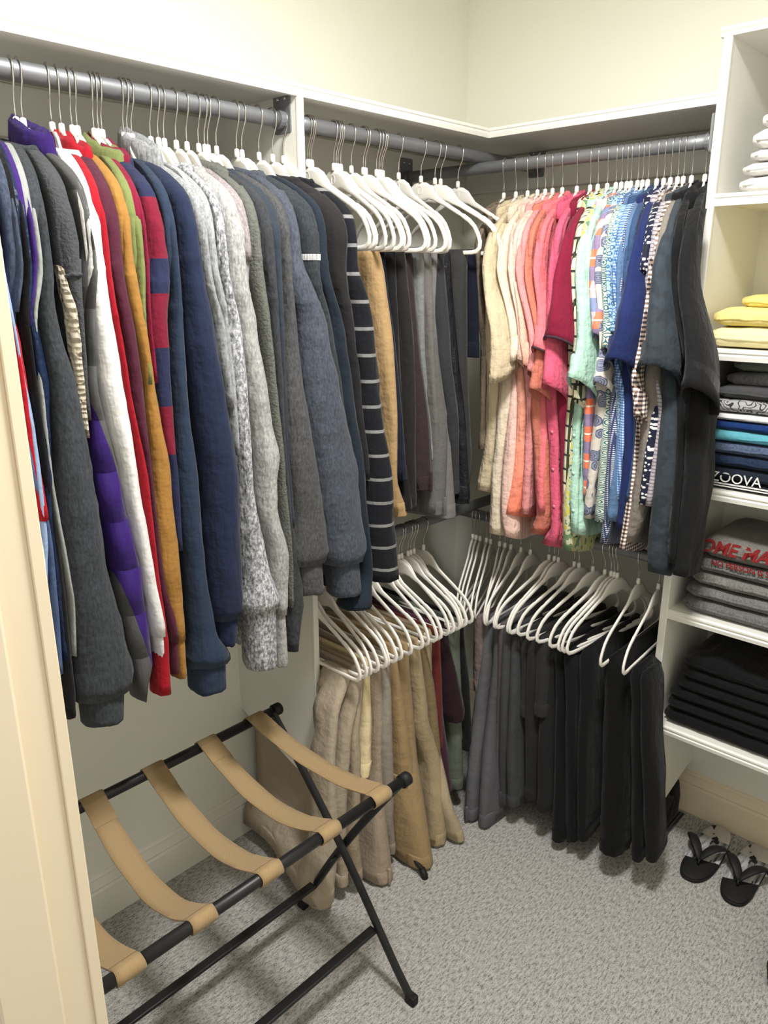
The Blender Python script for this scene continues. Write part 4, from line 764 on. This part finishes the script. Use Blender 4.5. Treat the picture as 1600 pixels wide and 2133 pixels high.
for i, (rows, col, label) in enumerate(TROUSERS['lower_right']): trousers('B', rows, col, label, NLB - 0.1895, 0.475, 'dark trousers on the low rod', 80 + i * 1.7)

# ------------------------------------------------------------------ shirts on the back rod
SF = [(1.902, 0.378), (1.892, 0.405), (1.878, 0.437), (1.862, 0.470), (1.842, 0.503), (1.82, 0.526), (1.79, 0.538), (1.72, 0.534), (1.6, 0.522), (0.5, 0.515)]
SBK = [(1.902, 0.282), (1.892, 0.255), (1.878, 0.223), (1.862, 0.19), (1.842, 0.157), (1.82, 0.134), (1.79, 0.122), (1.72, 0.12), (0.5, 0.11)]
for gi, (srows, brows, fab, col, label) in enumerate(SHIRTS):
    seed = 200 + gi * 1.61
    S = srows or [(1.86, brows[0][1], 0.010), (1.70, brows[0][1], 0.012)]
    if len(S) > 3 and S[-1][2] < 0.86 * S[-2][2]: S = list(S[:-2]) + [((S[-1][0] + S[-2][0]) / 2 - 0.012, S[-2][1], S[-2][2] * 1.02)]
    first = S[0]
    B = list(brows) if brows else [(1.40, S[-1][1] + 0.01, 0.009), (1.15, S[-1][1] + 0.005, 0.009)]
    ztop = first[0]
    def SA(z, d=0.58):
        a, h = at(S, z); return a - (0.58 - d) * 0.50 * smoothstep((z - 1.62) / 0.2)
    ac = SA(1.87, 0.42)
    zend = B[-1][0]
    hi = round(gi * (len(HOOKS_SHIRT) - 1) / (len(SHIRTS) - 1)); ac = HOOKS_SHIRT[hi][1]
    tn = max(-0.40, min(0.33, (SA(1.79, 0.53) - ac) / 0.20))
    if hi in YAW_SHIRT: ac += 0.011; tn = math.tan(YAW_SHIRT[hi])
    else: YAW_SHIRT[hi] = math.atan(tn)
    def sh(d): return ac + tn * (d - 0.33)
    root = empty('shirt', world('B', 0.33, at(B, 1.2)[0], zend), label, 'shirt', 'short sleeved shirts on the back rod')
    mat = fabric(label.split(',')[0][:44].replace(' ', '_'), col, fab, root.location.z)
    BR = [(1.86, ac, 0.011), (1.74, (ac + B[0][1]) / 2 if brows else ac, 0.013)] + [r for r in B if r[0] < 1.66]
    def along(d, z):
        low = ac + (at(BR, z)[0] - ac) * (0.2 + 0.8 * smoothstep((d - 0.14) / 0.36)); k = smoothstep((z - 1.50) / 0.26)
        return low + (sh(d) - low) * k
    def half(z):
        k = smoothstep((z - 1.86) / 0.04)
        return max(0.0095, min(0.026, at(BR, z)[1] * 0.78)) * (1 - 0.15 * k)
    Z = [1.902, 1.899, 1.892, 1.882, 1.872, 1.86, 1.845, 1.825, 1.80, 1.77] + zs(1.74, zend, 0.035)
    rings = slab('B', Z, lambda z: lerp_table(SF, z) + 0.006 * math.sin(seed + z * 9) * smoothstep((1.75 - z) / 0.3), lambda z: lerp_table(SBK, z), along, half, seed, 0.4, 0.006)
    # rounded shirt tail
    last = rings[-1]; dm = 0.32
    for rr, k in ((rings[-1], 1.0), (rings[-2], 0.6), (rings[-3], 0.25)):
        for v in rr: v.z += 0.035 * k * min(1.0, abs((-v.y - dm) / 0.2)) ** 2 - 0.012 * k
    MB().loft(rings).build('body', mat, root, True)
    if srows:
        zs_end = S[-1][0]
        zt = min(1.86, ztop + 0.015)
        def dc(z): return lerp_table([(1.88, 0.42), (1.84, 0.475), (1.80, 0.505), (1.74, 0.522), (1.62, 0.535), (1.4, 0.545)], z)
        def rd(z):
            h = at(S, z)[1]; return max(0.022, min(0.065, h * 1.5)) * (0.6 + 0.4 * smoothstep((1.86 - z) / 0.08))
        def hw(z):
            h = at(S, z)[1]; r = rd(z); return max(0.006, math.sqrt(max(h * h - (0.48 * r) ** 2, (0.6 * h) ** 2)))
        def sa(z):
            k = smoothstep((z - 1.50) / 0.26); lo = SA(z, dc(z) + rd(z) * 0.5)
            return lo + (sh(dc(z)) - lo) * k
        if zt - zs_end > 0.05:
            Zs = zs(zt, zs_end, 0.02)
            rng = sleeve('B', Zs, dc, rd, sa, hw, seed, 18, 0.10)
            # sloping open hem with a turned-in lip
            for i_, rr in enumerate(rng):
                k = smoothstep(1 - (Zs[i_] - zs_end) / 0.10)
                for v in rr: v.z += (-v.y - 0.545) * (-0.5 if 'beige' in label else 0.62) * k
            c_ = sum(rng[-1], Vector()) / len(rng[-1])
            lip = [c_ + (v - c_) * 0.93 for v in rng[-1]]
            up_ = [c_ + (v - c_) * 0.88 + Vector((0, 0, 0.06)) for v in rng[-1]]
            for rr in rng:      # flatten the round tube into a pressed sleeve
                cc = sum(rr, Vector()) / len(rr)
                for v in rr:
                    q = v - cc; v.y = cc.y + q.y * (1 + 0.10 * (1 - min(1, abs(q.x) * 40)))
            MB().loft(rng + [lip, up_], True).build('sleeve', mat, root, True)
            hem_m = mat
            c2 = sum(rng[-2], Vector()) / len(rng[-2])
            h0 = [c2 + (v - c2) * 1.03 for v in rng[-2]]; h1 = [c_ + (v - c_) * 1.035 for v in rng[-1]]; h2 = [c_ + (v - c_) * 0.95 for v in rng[-1]]
            hm = mat
            if 'crimson polo' in label:
                hm = fabric('polo_grey_tipping', (96, 70, 84), 'plain')
                h0 = [a_ + (b_ - a_) * 0.72 for a_, b_ in zip(h0, h1)]
            o = MB().loft([h0, h1, h2], False).build('sleeve_hem', hm, root, True)
            if 'crimson polo' in label: o['label'] = 'grey tipped sleeve edge'
    # collar: stand and fall as one flattened ring
    collar_ring('B', root, ac, 0.355, 1.898, 0.015, 0.060, 0.0065, 0.024, mat, 'collar', seed, -0.020)
    if 'placket' in label:
        m = MB(); ring = []
        zz = zs(1.72, zend + 0.03, 0.03)
        for z in zz:
            d = lerp_table(SF, z) + 0.006 * math.sin(seed + z * 9) * smoothstep((1.75 - z) / 0.3) + 0.002; a = along(d, z); h = half(z)
            ring.append([world('B', d - 0.010, a + s2 * h * 0.9, z) if e else world('B', d + 0.002, a + s2 * h * 0.55, z) for s2, e in ((-1, 1), (-1, 0), (1, 0), (1, 1))])
        pk = m.loft(ring).build('placket', mat, root, True)
        bt = plain('shirt_button', [min(255, int(v * 0.8 + 40)) for v in col], 0.4)
        for z in [1.62 - 0.1 * k for k in range(6)]:
            if z < zend + 0.08: break
            d = lerp_table(SF, z) + 0.006 * math.sin(seed + z * 9) * smoothstep((1.75 - z) / 0.3)
            p = world('B', d + 0.004, along(d, z), z)
            MB().tube([p, p + Vector((0, -0.0025, 0))], 0.0048, 10).build('button', bt, pk, True)

for i, (a0, a1) in enumerate(HOOKS_SHIRT):
    hanger('B', a1, -RBY, NB, YAW_SHIRT.get(i, 0.0), '%s white hanger from the corner on the shirt rod' % ORD[i], 'hangers on the shirt rod', 2, False, 0.9)

# ------------------------------------------------------------------ folded stacks in the tower
def folded(x0, x1, yf, z, th, col, fab, label, cat, group, seed, sag=0.006, bump=0.0, name='folded_shirt'):
    root = empty(name, ((x0 + x1) / 2, (yf - 0.03) / 2, z), label, cat, group)
    mat = fabric(label[:44].replace(' ', '_'), col, fab)
    nx = 16; prof = 18; rings = []
    for i in range(nx + 1):
        t = i / nx; x = x0 + (x1 - x0) * t
        e = min(t, 1 - t) * (x1 - x0); k = math.sqrt(max(0.0, 1 - (1 - min(1, e / (th * 0.7))) ** 2)) if e < th * 0.7 else 1.0
        h = th * (0.62 + 0.38 * k); y_in = (1 - k) * 0.012
        wv = sag * nz((x * 1.5, seed, 0), 6, seed); ring = []
        yb = -0.03
        for q in range(prof):
            an = 2 * PI * q / prof; co, si = math.cos(an), math.sin(an)
            yy = (yf + yb) / 2 - (abs(co) ** 0.28) * (1 if co > 0 else -1) * ((yb - yf) / 2 - y_in)
            zz = z + th / 2 + (abs(si) ** 0.62) * (1 if si > 0 else -1) * h / 2
            top = max(0.0, si)
            zz += wv * top + 0.6 * sag * nz((x, yy, seed), 12, seed) * top
            zz += bump * top * math.exp(-((x - (x0 + 0.10)) / 0.04) ** 2) * math.exp(-((yy + 0.22) / 0.08) ** 2)
            ring.append(Vector((x, yy + 0.005 * nz((x, zz, seed), 14, seed) * (1 if co > 0 else 0), zz)))
        rings.append(ring)
    top_o = MB().loft(rings).build('folded_cloth', mat, root, True)
    # the inner layers of the fold show as a thin edge line along the front
    m = MB().tube([(x0 + 0.012 + (x1 - x0 - 0.024) * i / 20, yf + 0.0015 + 0.004 * nz((i * 0.3, seed, 0), 2), z + th * (0.46 + 0.10 * nz((i * 0.2, seed, 1), 2))) for i in range(21)], th * 0.10, 6)
    m.build('fold_edge', mat, root, True)
    return root
X0 = TX + 0.03
def stack(z, items, group, cat='folded shirt', name='folded_shirt', base=0):
    for i, (dx, th, col, fab, label, yf) in enumerate(items):
        folded(X0 + dx, X0 + dx + 0.36, yf, z + 0.001, th, col, fab, label, cat, group, base + i * 3.3, bump=0.0, name=name); z += th * 0.97
    return z
WH = (236, 234, 230)
stack(SHZ[0], [(0.031, 0.036, WH, 'plain', 'folded white t-shirt at the bottom of the white stack', -0.328), (0.034, 0.032, WH, 'plain', 'folded white t-shirt second from the bottom of the white stack', -0.326),
  (0.048, 0.026, WH, 'plain', 'thin folded white t-shirt in the middle of the white stack', -0.324), (0.048, 0.044, WH, 'plain', 'white t-shirt with a purple and orange print edge', -0.324),
  (0.061, 0.040, WH, 'plain', 'loosely folded white t-shirt with an open fold near the top', -0.315), (0.081, 0.026, WH, 'plain', 'white t-shirt on top of the white stack', -0.31)], 'white t-shirts in the tower', 'folded t-shirt', 'folded_t_shirt', 300)
MB().extrude([(X0 + 0.105, 0, 2.008), (X0 + 0.14, 0, 2.030), (X0 + 0.19, 0, 2.034), (X0 + 0.19, 0, 2.016), (X0 + 0.13, 0, 2.010)], (0, -0.332, 0), (0, -0.320, 0)).build('print_edge', fabric('purple_print', (96, 74, 150), 'plain'), [o for o in COL.objects if o.get('label') == 'white t-shirt with a purple and orange print edge'][0])
stack(SHZ[1], [(0.004, 0.052, (238, 226, 176), 'plain', 'thick pale yellow folded cloth on the shelf', -0.325), (0.006, 0.045, (240, 222, 142), 'plain', 'lemon yellow folded cloth in the middle of the yellow stack', -0.32),
  (0.05, 0.032, (240, 220, 128), 'plain', 'bright yellow folded cloth on top of the yellow stack', -0.27)], 'yellow folded cloths in the tower', 'folded cloth', 'folded_cloth', 330)
C_IT = [(0.008, 0.022, (30, 34, 46), 'plain', 'navy folded polo with two white stripes at the bottom of the tall stack', -0.325), (0.0, 0.034, (36, 44, 58), 'plain', 'dark navy folded t-shirt with white letters', -0.325),
  (0.002, 0.032, (44, 60, 88), 'heather', 'heather navy folded t-shirt in the tall stack', -0.322), (0.003, 0.034, (92, 106, 134), 'heather', 'blue-grey heather folded t-shirt in the tall stack', -0.32),
  (0.004, 0.030, (96, 168, 184), 'plain', 'turquoise folded t-shirt in the tall stack', -0.32), (0.006, 0.024, (30, 62, 124), 'plain', 'royal blue folded t-shirt in the tall stack', -0.318),
  (0.008, 0.020, (226, 226, 226), 'plain', 'thin white folded t-shirt in the middle of the tall stack', -0.315), (0.014, 0.034, (168, 168, 168), 'ornate', 'grey folded shirt with a black scroll print', -0.312),
  (0.030, 0.034, (88, 88, 90), 'plain', 'charcoal folded t-shirt in the tall stack', -0.30), (0.045, 0.036, (120, 120, 122), 'heather', 'mid grey folded t-shirt near the top of the tall stack', -0.29),
  (0.056, 0.036, (120, 130, 116), 'plain', 'sage green folded t-shirt on top of the tall stack', -0.285)]
stack(SHZ[2], C_IT, 'coloured t-shirts in the tower', 'folded t-shirt', 'folded_t_shirt', 360)
GR = (132, 130, 128)
D_IT = [(0.014, 0.042, (124, 123, 122), 'heather', 'dark grey heather folded t-shirt at the bottom of the grey stack', -0.325), (0.020, 0.040, (128, 127, 126), 'heather', 'grey heather folded t-shirt second from the bottom of the grey stack', -0.322),
  (0.030, 0.038, (136, 134, 130), 'heather', 'warm grey folded t-shirt in the middle of the grey stack', -0.318), (0.034, 0.040, (124, 122, 120), 'heather', 'grey folded t-shirt under the one with red letters', -0.315),
  (0.046, 0.060, (134, 130, 124), 'heather', 'grey folded t-shirt with red lettering on top of the grey stack', -0.31)]
stack(SHZ[3], D_IT, 'grey t-shirts in the tower', 'folded t-shirt', 'folded_t_shirt', 400)
BK = (24, 24, 26)
z = SHZ[4]
for i, (dx, th, bump, label) in enumerate([(0.0, 0.042, 0, 'black folded garment at the bottom of the black stack'), (0.006, 0.036, 0, 'black folded garment second from the bottom of the black stack'), (0.008, 0.032, 0, 'black folded garment third from the bottom of the black stack'),
   (0.022, 0.036, 0, 'black folded garment third from the top of the black stack'), (0.032, 0.032, 0, 'black folded garment under the humped top one'), (0.034, 0.038, 0.085, 'black folded garment with a raised hump on top of the black stack')]):
    folded(X0 + dx, X0 + dx + 0.36, -0.325 + i * 0.004, z + 0.001, th, BK, 'plain', label, 'folded garment', 'black folded garments in the tower', 430 + i * 2.7, bump=bump, name='folded_garment'); z += th * 0.97

def lettering(par, text, size, loc, rot, mat, name='lettering', shear=0.0, bold=0.0):
    cu = bpy.data.curves.new(name, 'FONT'); cu.body = text; cu.size = size; cu.extrude = 0.0006; cu.shear = shear; cu.offset = bold
    t_ = bpy.data.objects.new(name, cu); COL.objects.link(t_); bpy.context.view_layer.update()
    me = bpy.data.meshes.new_from_object(t_.evaluated_get(bpy.context.evaluated_depsgraph_get()))
    bpy.data.objects.remove(t_); bpy.data.curves.remove(cu)
    me.materials.clear(); me.materials.append(mat)
    o = bpy.data.objects.new(name, me); COL.objects.link(o)
    o.parent = par; o.location = Vector(loc) - par.location; o.rotation_euler = rot
    return o
def by(label): return [o for o in COL.objects if o.get('label') == label][0]
M_RED = fabric('red_print', (150, 44, 46), 'plain'); M_WPR = fabric('white_print', (226, 226, 224), 'plain')
g = by('grey folded t-shirt with red lettering on top of the grey stack')
zt = g.location.z
lettering(g, 'OME MACHINE', 0.046, (X0 + 0.040, -0.3165, zt + 0.024), (1.20, 0, 0), M_RED, 'lettering', 0.2, 0.0014)
lettering(g, 'NO PERSON IS SAFE', 0.020, (X0 + 0.078, -0.3205, zt - 0.008), (1.45, 0, 0), M_RED, 'lettering', 0, 0.0005)
g = by('dark navy folded t-shirt with white letters')
lettering(g, 'ZOOVA', 0.035, (X0 + 0.052, -0.3285, g.location.z - 0.002), (1.5, 0, 0), M_WPR)
g = by('navy folded polo with two white stripes at the bottom of the tall stack')
for q in (0.007, 0.013):
    MB().box((X0 + 0.03, -0.3292, g.location.z + q), (X0 + 0.36, -0.322, g.location.z + q + 0.0028)).build('white_stripe', M_WPR, g)

# ------------------------------------------------------------------ luggage rack
rk = empty('luggage_rack', (0.53, -1.55, 0.0), 'folding black metal luggage rack with five tan webbing straps', 'luggage rack')
YE, YN = -1.18, -1.93
TF, TB = Vector((0.754, 0, 0.600)), Vector((0.308, 0, 0.607))
def P3(v, y): return Vector((v[0], y, v[2]))
MB().tube([P3(TF, YE + 0.035), P3(TF, YN)], 0.0125, 18).build('front_bar', M_BLACKMETAL, rk, True)
MB().tube([P3(TB, YE + 0.02), P3(TB, YN)], 0.0125, 18).build('rear_bar', M_BLACKMETAL, rk, True)
for tv, nm, dy in ((TF, 'front_end_cap', 0.042), (TB, 'rear_end_cap', 0.027)):
    MB().tube([P3(tv, YE + dy - 0.024), P3(tv, YE + dy - 0.003), P3(tv, YE + dy)], [0.0165, 0.0165, 0.014], 18).build('end_cap', M_BLACKRUB, rk, True)
FF, BF = Vector((0.806, 0, 0.012)), Vector((0.384, 0, 0.012))
def flat_leg(pts, y, w=0.010, t=0.008):
    rings = []
    for i, p in enumerate(pts):
        tn = (Vector(pts[min(i + 1, len(pts) - 1)]) - Vector(pts[max(i - 1, 0)])).normalized(); nn = Vector((-tn.z, 0, tn.x))
        c_ = Vector((p[0], y, p[2])); rings.append([c_ + nn * (sx * w) + Vector((0, sy * t, 0)) for sx, sy in ((1, 0.6), (0.6, 1), (-0.6, 1), (-1, 0.6), (-1, -0.6), (-0.6, -1), (0.6, -1), (1, -0.6))])
    return MB().loft(rings)
for y0, y1 in ((YE, YE + 0.018), (YN + 0.03, YN + 0.012)):
    a = [TB + (FF - TB) * t + Vector((0.022 * math.sin(PI * min(1, t * 1.15)) * 1.0, 0, 0)) for t in [i / 10 for i in range(11)]]
    b = [TF + (BF - TF) * t + Vector((-0.016 * math.sin(PI * t), 0, 0)) for t in [i / 10 for i in range(11)]]
    la = flat_leg(a, y0 - 0.0).build('leg', M_BLACKMETAL, rk)
    lb = flat_leg(b, y1 + 0.0).build('leg', M_BLACKMETAL, rk)
    MB().box((FF.x - 0.013, y0 - 0.011, 0.0), (FF.x + 0.016, y0 + 0.011, 0.026), 0.004).build('foot', M_BLACKRUB, la)
    MB().box((BF.x - 0.016, y1 - 0.011, 0.0), (BF.x + 0.013, y1 + 0.011, 0.026), 0.004).build('foot', M_BLACKRUB, lb)
    pv = TB + (FF - TB) * 0.58
    MB().tube([(0.532, y0 - 0.010, 0.262), (0.532, y1 + 0.010, 0.262)], 0.006, 12).build('pivot_bolt', M_BLACKMETAL, rk, True)
MB().box((0.668, YN + 0.03, 0.134), (0.692, YE, 0.144), 0.002).build('front_stretcher', M_BLACKMETAL, rk)
MB().box((0.428, YN + 0.02, 0.112), (0.452, YE + 0.018, 0.122), 0.002).build('rear_stretcher', M_BLACKMETAL, rk)
STR = [(-1.238, -1.236), (-1.386, -1.392), (-1.535, -1.55), (-1.685, -1.705), (-1.83, -1.85)]
for i, (yb, yf) in enumerate(STR):
    N = 22; W = 0.026; sag = (0.035, 0.062, 0.066, 0.085, 0.07)[i]; rings = []; R = 0.0142
    path = []
    for k in range(7): an = PI * (1.15 - 0.65 * k / 6); path.append((TB.x + R * math.cos(an), TB.z + R * math.sin(an), 0))
    for k in range(1, N): 
        t = k / N; path.append((TB.x + (TF.x - TB.x) * t, TB.z + R + (TF.z - TB.z) * t - sag * 4 * t * (1 - t) * (0.9 + 0.2 * t), t))
    for k in range(11): an = PI * (0.5 - 1.15 * k / 10); path.append((TF.x + R * math.cos(an), TF.z + R * math.sin(an), 1))
    for k, (x, z, t) in enumerate(path):
        y = yb + (yf - yb) * t; a, b = path[max(k - 1, 0)], path[min(k + 1, len(path) - 1)]
        tn = Vector((b[0] - a[0], 0, b[1] - a[1])).normalized(); nn = Vector((-tn.z, 0, tn.x)); w = W * (1 + 0.03 * math.sin(k * 0.9 + i))
        curl = 0.003 * math.sin(PI * t)
        rings.append([Vector((x, y + s2 * w, z)) + nn * (o_ + curl * abs(s2)) for s2, o_ in ((-1, 0), (-0.4, 0), (0.4, 0), (1, 0), (1, 0.0022), (0.4, 0.0022), (-0.4, 0.0022), (-1, 0.0022))])
    st = MB().loft(rings).build('strap', M_WEB, rk, True)
    # sewn-back end of the webbing near each bar
    for t0, t1, nm in ((0.03, 0.14, 'sewn_end'), (0.82, 0.96, 'sewn_end')):
        rr = []
        for q in range(8):
            t = t0 + (t1 - t0) * q / 7
            x = TB.x + (TF.x - TB.x) * t; z = TB.z + R + (TF.z - TB.z) * t - sag * 4 * t * (1 - t) * (0.9 + 0.2 * t) + 0.0022; y = yb + (yf - yb) * t
            rr.append([Vector((x, y + s2 * W * 1.005, z + o_)) for s2, o_ in ((-1, 0), (1, 0), (1, 0.0024), (-1, 0.0024))])
        MB().loft(rr).build(nm, M_WEB, st)

# ------------------------------------------------------------------ sandals, bag, mat, stick
def slipper_mat():
    t = NT('printed_sandal_sole', 0.7, 0, 0.3); u, v, sep = t.uv(); y = sep.outputs[1]
    st = t.noise(1.0, 3, t.mapped((70, 9, 1)))
    grey = t.ramp(st, [(0.36, lin((44, 44, 46))), (0.47, lin((140, 140, 142))), (0.6, lin((190, 190, 192)))])
    heel = t.ramp(t.noise(30, 2), [(0.3, lin((186, 182, 176))), (0.7, lin((206, 202, 196)))])
    base = t.mix(t.math('GREATER_THAN', y, 0.07), grey, heel)
    tree = t.math('GREATER_THAN', t.noise(34, 3, t.mapped((1, 0.6, 1))), 0.64)
    base = t.mix(tree, base, lin((34, 34, 36)))
    ed = t.math('LESS_THAN', t.math('ADD', y, t.math('MULTIPLY', sep.outputs[0], -0.35)), -0.052)
    t.color(t.mix(ed, base, lin((22, 22, 23)))); return t.bump(t.noise(500, 2), 0.3, 0.001).m
M_SOLE = slipper_mat()
def sandal(cx, cy, rz, label, mirror=1, group='pair of printed flip-flops'):
    e = empty('flip_flop', (cx, cy, 0), label, 'flip-flop', group)
    L = 0.146; out = []
    for k in range(40):
        th = 2 * PI * k / 40; y = L * math.sin(th); t = (y + L) / (2 * L)
        w = 0.054 - 0.007 * math.sin(t * PI) ** 2 - 0.003 * t
        out.append((w * abs(math.cos(th)) ** 0.75 * (1 if math.cos(th) > 0 else -1) + 0.004 * mirror * math.sin(t * 5), y))
    c_, s_ = math.cos(rz), math.sin(rz)
    def T(x, y, z): return Vector((cx + x * c_ - y * s_, cy + x * s_ + y * c_, z))
    def rg(k, z): return [T(x * k, y * k, z) for x, y in out]
    MB().loft([rg(0.97, 0.0), rg(1.0, 0.004), rg(1.0, 0.013)]).build('outsole', M_BLACKRUB, e, True)
    o = MB().loft([[Vector((x * k + cx, y * k + cy, z)) for x, y in out] for k, z in ((0.995, 0.013), (0.995, 0.0165), (0.97, 0.0185))]).build('insole', M_SOLE, e, True)
    o.rotation_euler = (0, 0, rz)
    post = T(0.004 * mirror, -0.078, 0.018)
    for sx in (-1, 1):
        p1 = T(sx * 0.054, 0.036, 0.012); top = T(sx * 0.028, -0.022, 0.052)
        pts = []
        P0 = T(0.004 * mirror, -0.074, 0.032)
        for k in range(13):
            t = k / 12; b0, b1, b2, b3 = (1 - t) ** 3, 3 * t * (1 - t) ** 2, 3 * t * t * (1 - t), t ** 3
            pts.append(P0 * b0 + T(sx * 0.014, -0.045, 0.070) * b1 + T(sx * 0.066, -0.01, 0.085) * b2 + p1 * b3)
        rings = []
        for k, p in enumerate(pts):
            tn = (pts[min(k + 1, 12)] - pts[max(k - 1, 0)]).normalized(); sd = tn.cross(Vector((0, 0, 1))).normalized(); nn = sd.cross(tn)
            w = 0.0055 + 0.010 * math.sin(PI * (k / 12) ** 0.8) ; rings.append([p + sd * w * co + nn * 0.003 * si for co, si in ((1, 0), (0.6, 1), (-0.6, 1), (-1, 0), (-0.6, -1), (0.6, -1))])
        MB().loft(rings).build('strap', M_BLACKRUB, e, True)
    MB().tube([post, T(0.004 * mirror, -0.076, 0.028), T(0.004 * mirror, -0.073, 0.036)], [0.0042, 0.0036, 0.0045], 10).build('toe_post', M_BLACKRUB, e, True)
    return e
sandal(1.142, -0.176, 0.0, 'black flip-flop with grey beach print, nearer the trousers', 1)
sandal(1.262, -0.182, 0.06, 'black flip-flop with grey beach print, its strap tip over its neighbour', -1)
def shoe(cx, cy):
    e = empty('shoe', (cx, cy, 0), 'dark shoe cut by the picture edge in front of the flip-flops', 'shoe')
    rings = []
    for k, (y, w, h) in enumerate([(-0.13, 0.012, 0.02), (-0.12, 0.03, 0.035), (-0.08, 0.045, 0.048), (-0.02, 0.048, 0.06), (0.05, 0.042, 0.075), (0.11, 0.038, 0.075), (0.14, 0.028, 0.07), (0.15, 0.008, 0.06)]):
        rings.append([Vector((cx + w * math.cos(2 * PI * q / 14), cy + y, max(0.012, 0.012 + h * (0.5 + 0.5 * math.sin(2 * PI * q / 14))))) for q in range(14)])
    MB().loft(rings).build('upper', M_BLACKRUB, e, True)
    MB().loft([[Vector((cx + 0.05 * math.cos(2 * PI * q / 20), cy + 0.01 + 0.142 * math.sin(2 * PI * q / 20), z)) for q in range(20)] for z in (0, 0.014)]).build('sole', M_BLACKRUB, e)
shoe(1.462, -0.42)
# black bag on the floor behind the last trousers
bag = empty('bag', (0.88, -0.11, 0), 'black soft bag on the carpet under the shelf tower, behind the trousers', 'bag')
rings = []
for z, k in ((0.0, 0.92), (0.02, 1.0), (0.08, 1.02), (0.13, 0.96), (0.17, 0.8), (0.185, 0.5)):
    rings.append([Vector((0.90 + (0.105 * k + 0.01 * nz((q * 0.4, z * 9, 1), 1.5)) * (abs(math.cos(2 * PI * q / 24)) ** 0.6) * (1 if math.cos(2 * PI * q / 24) > 0 else -1), -0.105 + 0.075 * k * (abs(math.sin(2 * PI * q / 24)) ** 0.6) * (1 if math.sin(2 * PI * q / 24) > 0 else -1), z)) for q in range(24)])
MB().loft(rings).build('bag_body', fabric('black_bag_cloth', (20, 20, 21), 'plain'), bag, True)
mt = empty('mat', (0.93, -0.16, 0), 'dark grey ribbed mat lying on the carpet beside the bag', 'mat')
tm = NT('ribbed_mat', 0.9); uu, vv, sp = tm.uv(); rib = tm.math('SINE', tm.math('MULTIPLY', sp.outputs[0], 600)); tm.color(tm.mix(tm.math('MULTIPLY_ADD', rib, 0.5, 0.5), lin((44, 44, 44)), lin((92, 90, 88)))); tm.bump(rib, 0.6, 0.003)
MB().box((0.80, -0.255, 0.0), (1.016, -0.035, 0.006), 0.002).build('mat_top', tm.m, mt)
stk = empty('stick', (0.50, -0.845, 0), 'black rubber-tipped stick end showing below the tan trousers', 'stick')
MB().tube([(0.560, -0.842, 0.020), (0.50, -0.835, 0.05), (0.36, -0.82, 0.10)], 0.008, 12).build('pole', M_BLACKMETAL, stk, True)
MB().tube([(0.568, -0.842, 0.0), (0.565, -0.842, 0.006), (0.552, -0.841, 0.026)], [0.009, 0.011, 0.010], 12).build('rubber_tip', M_BLACKRUB, stk, True)
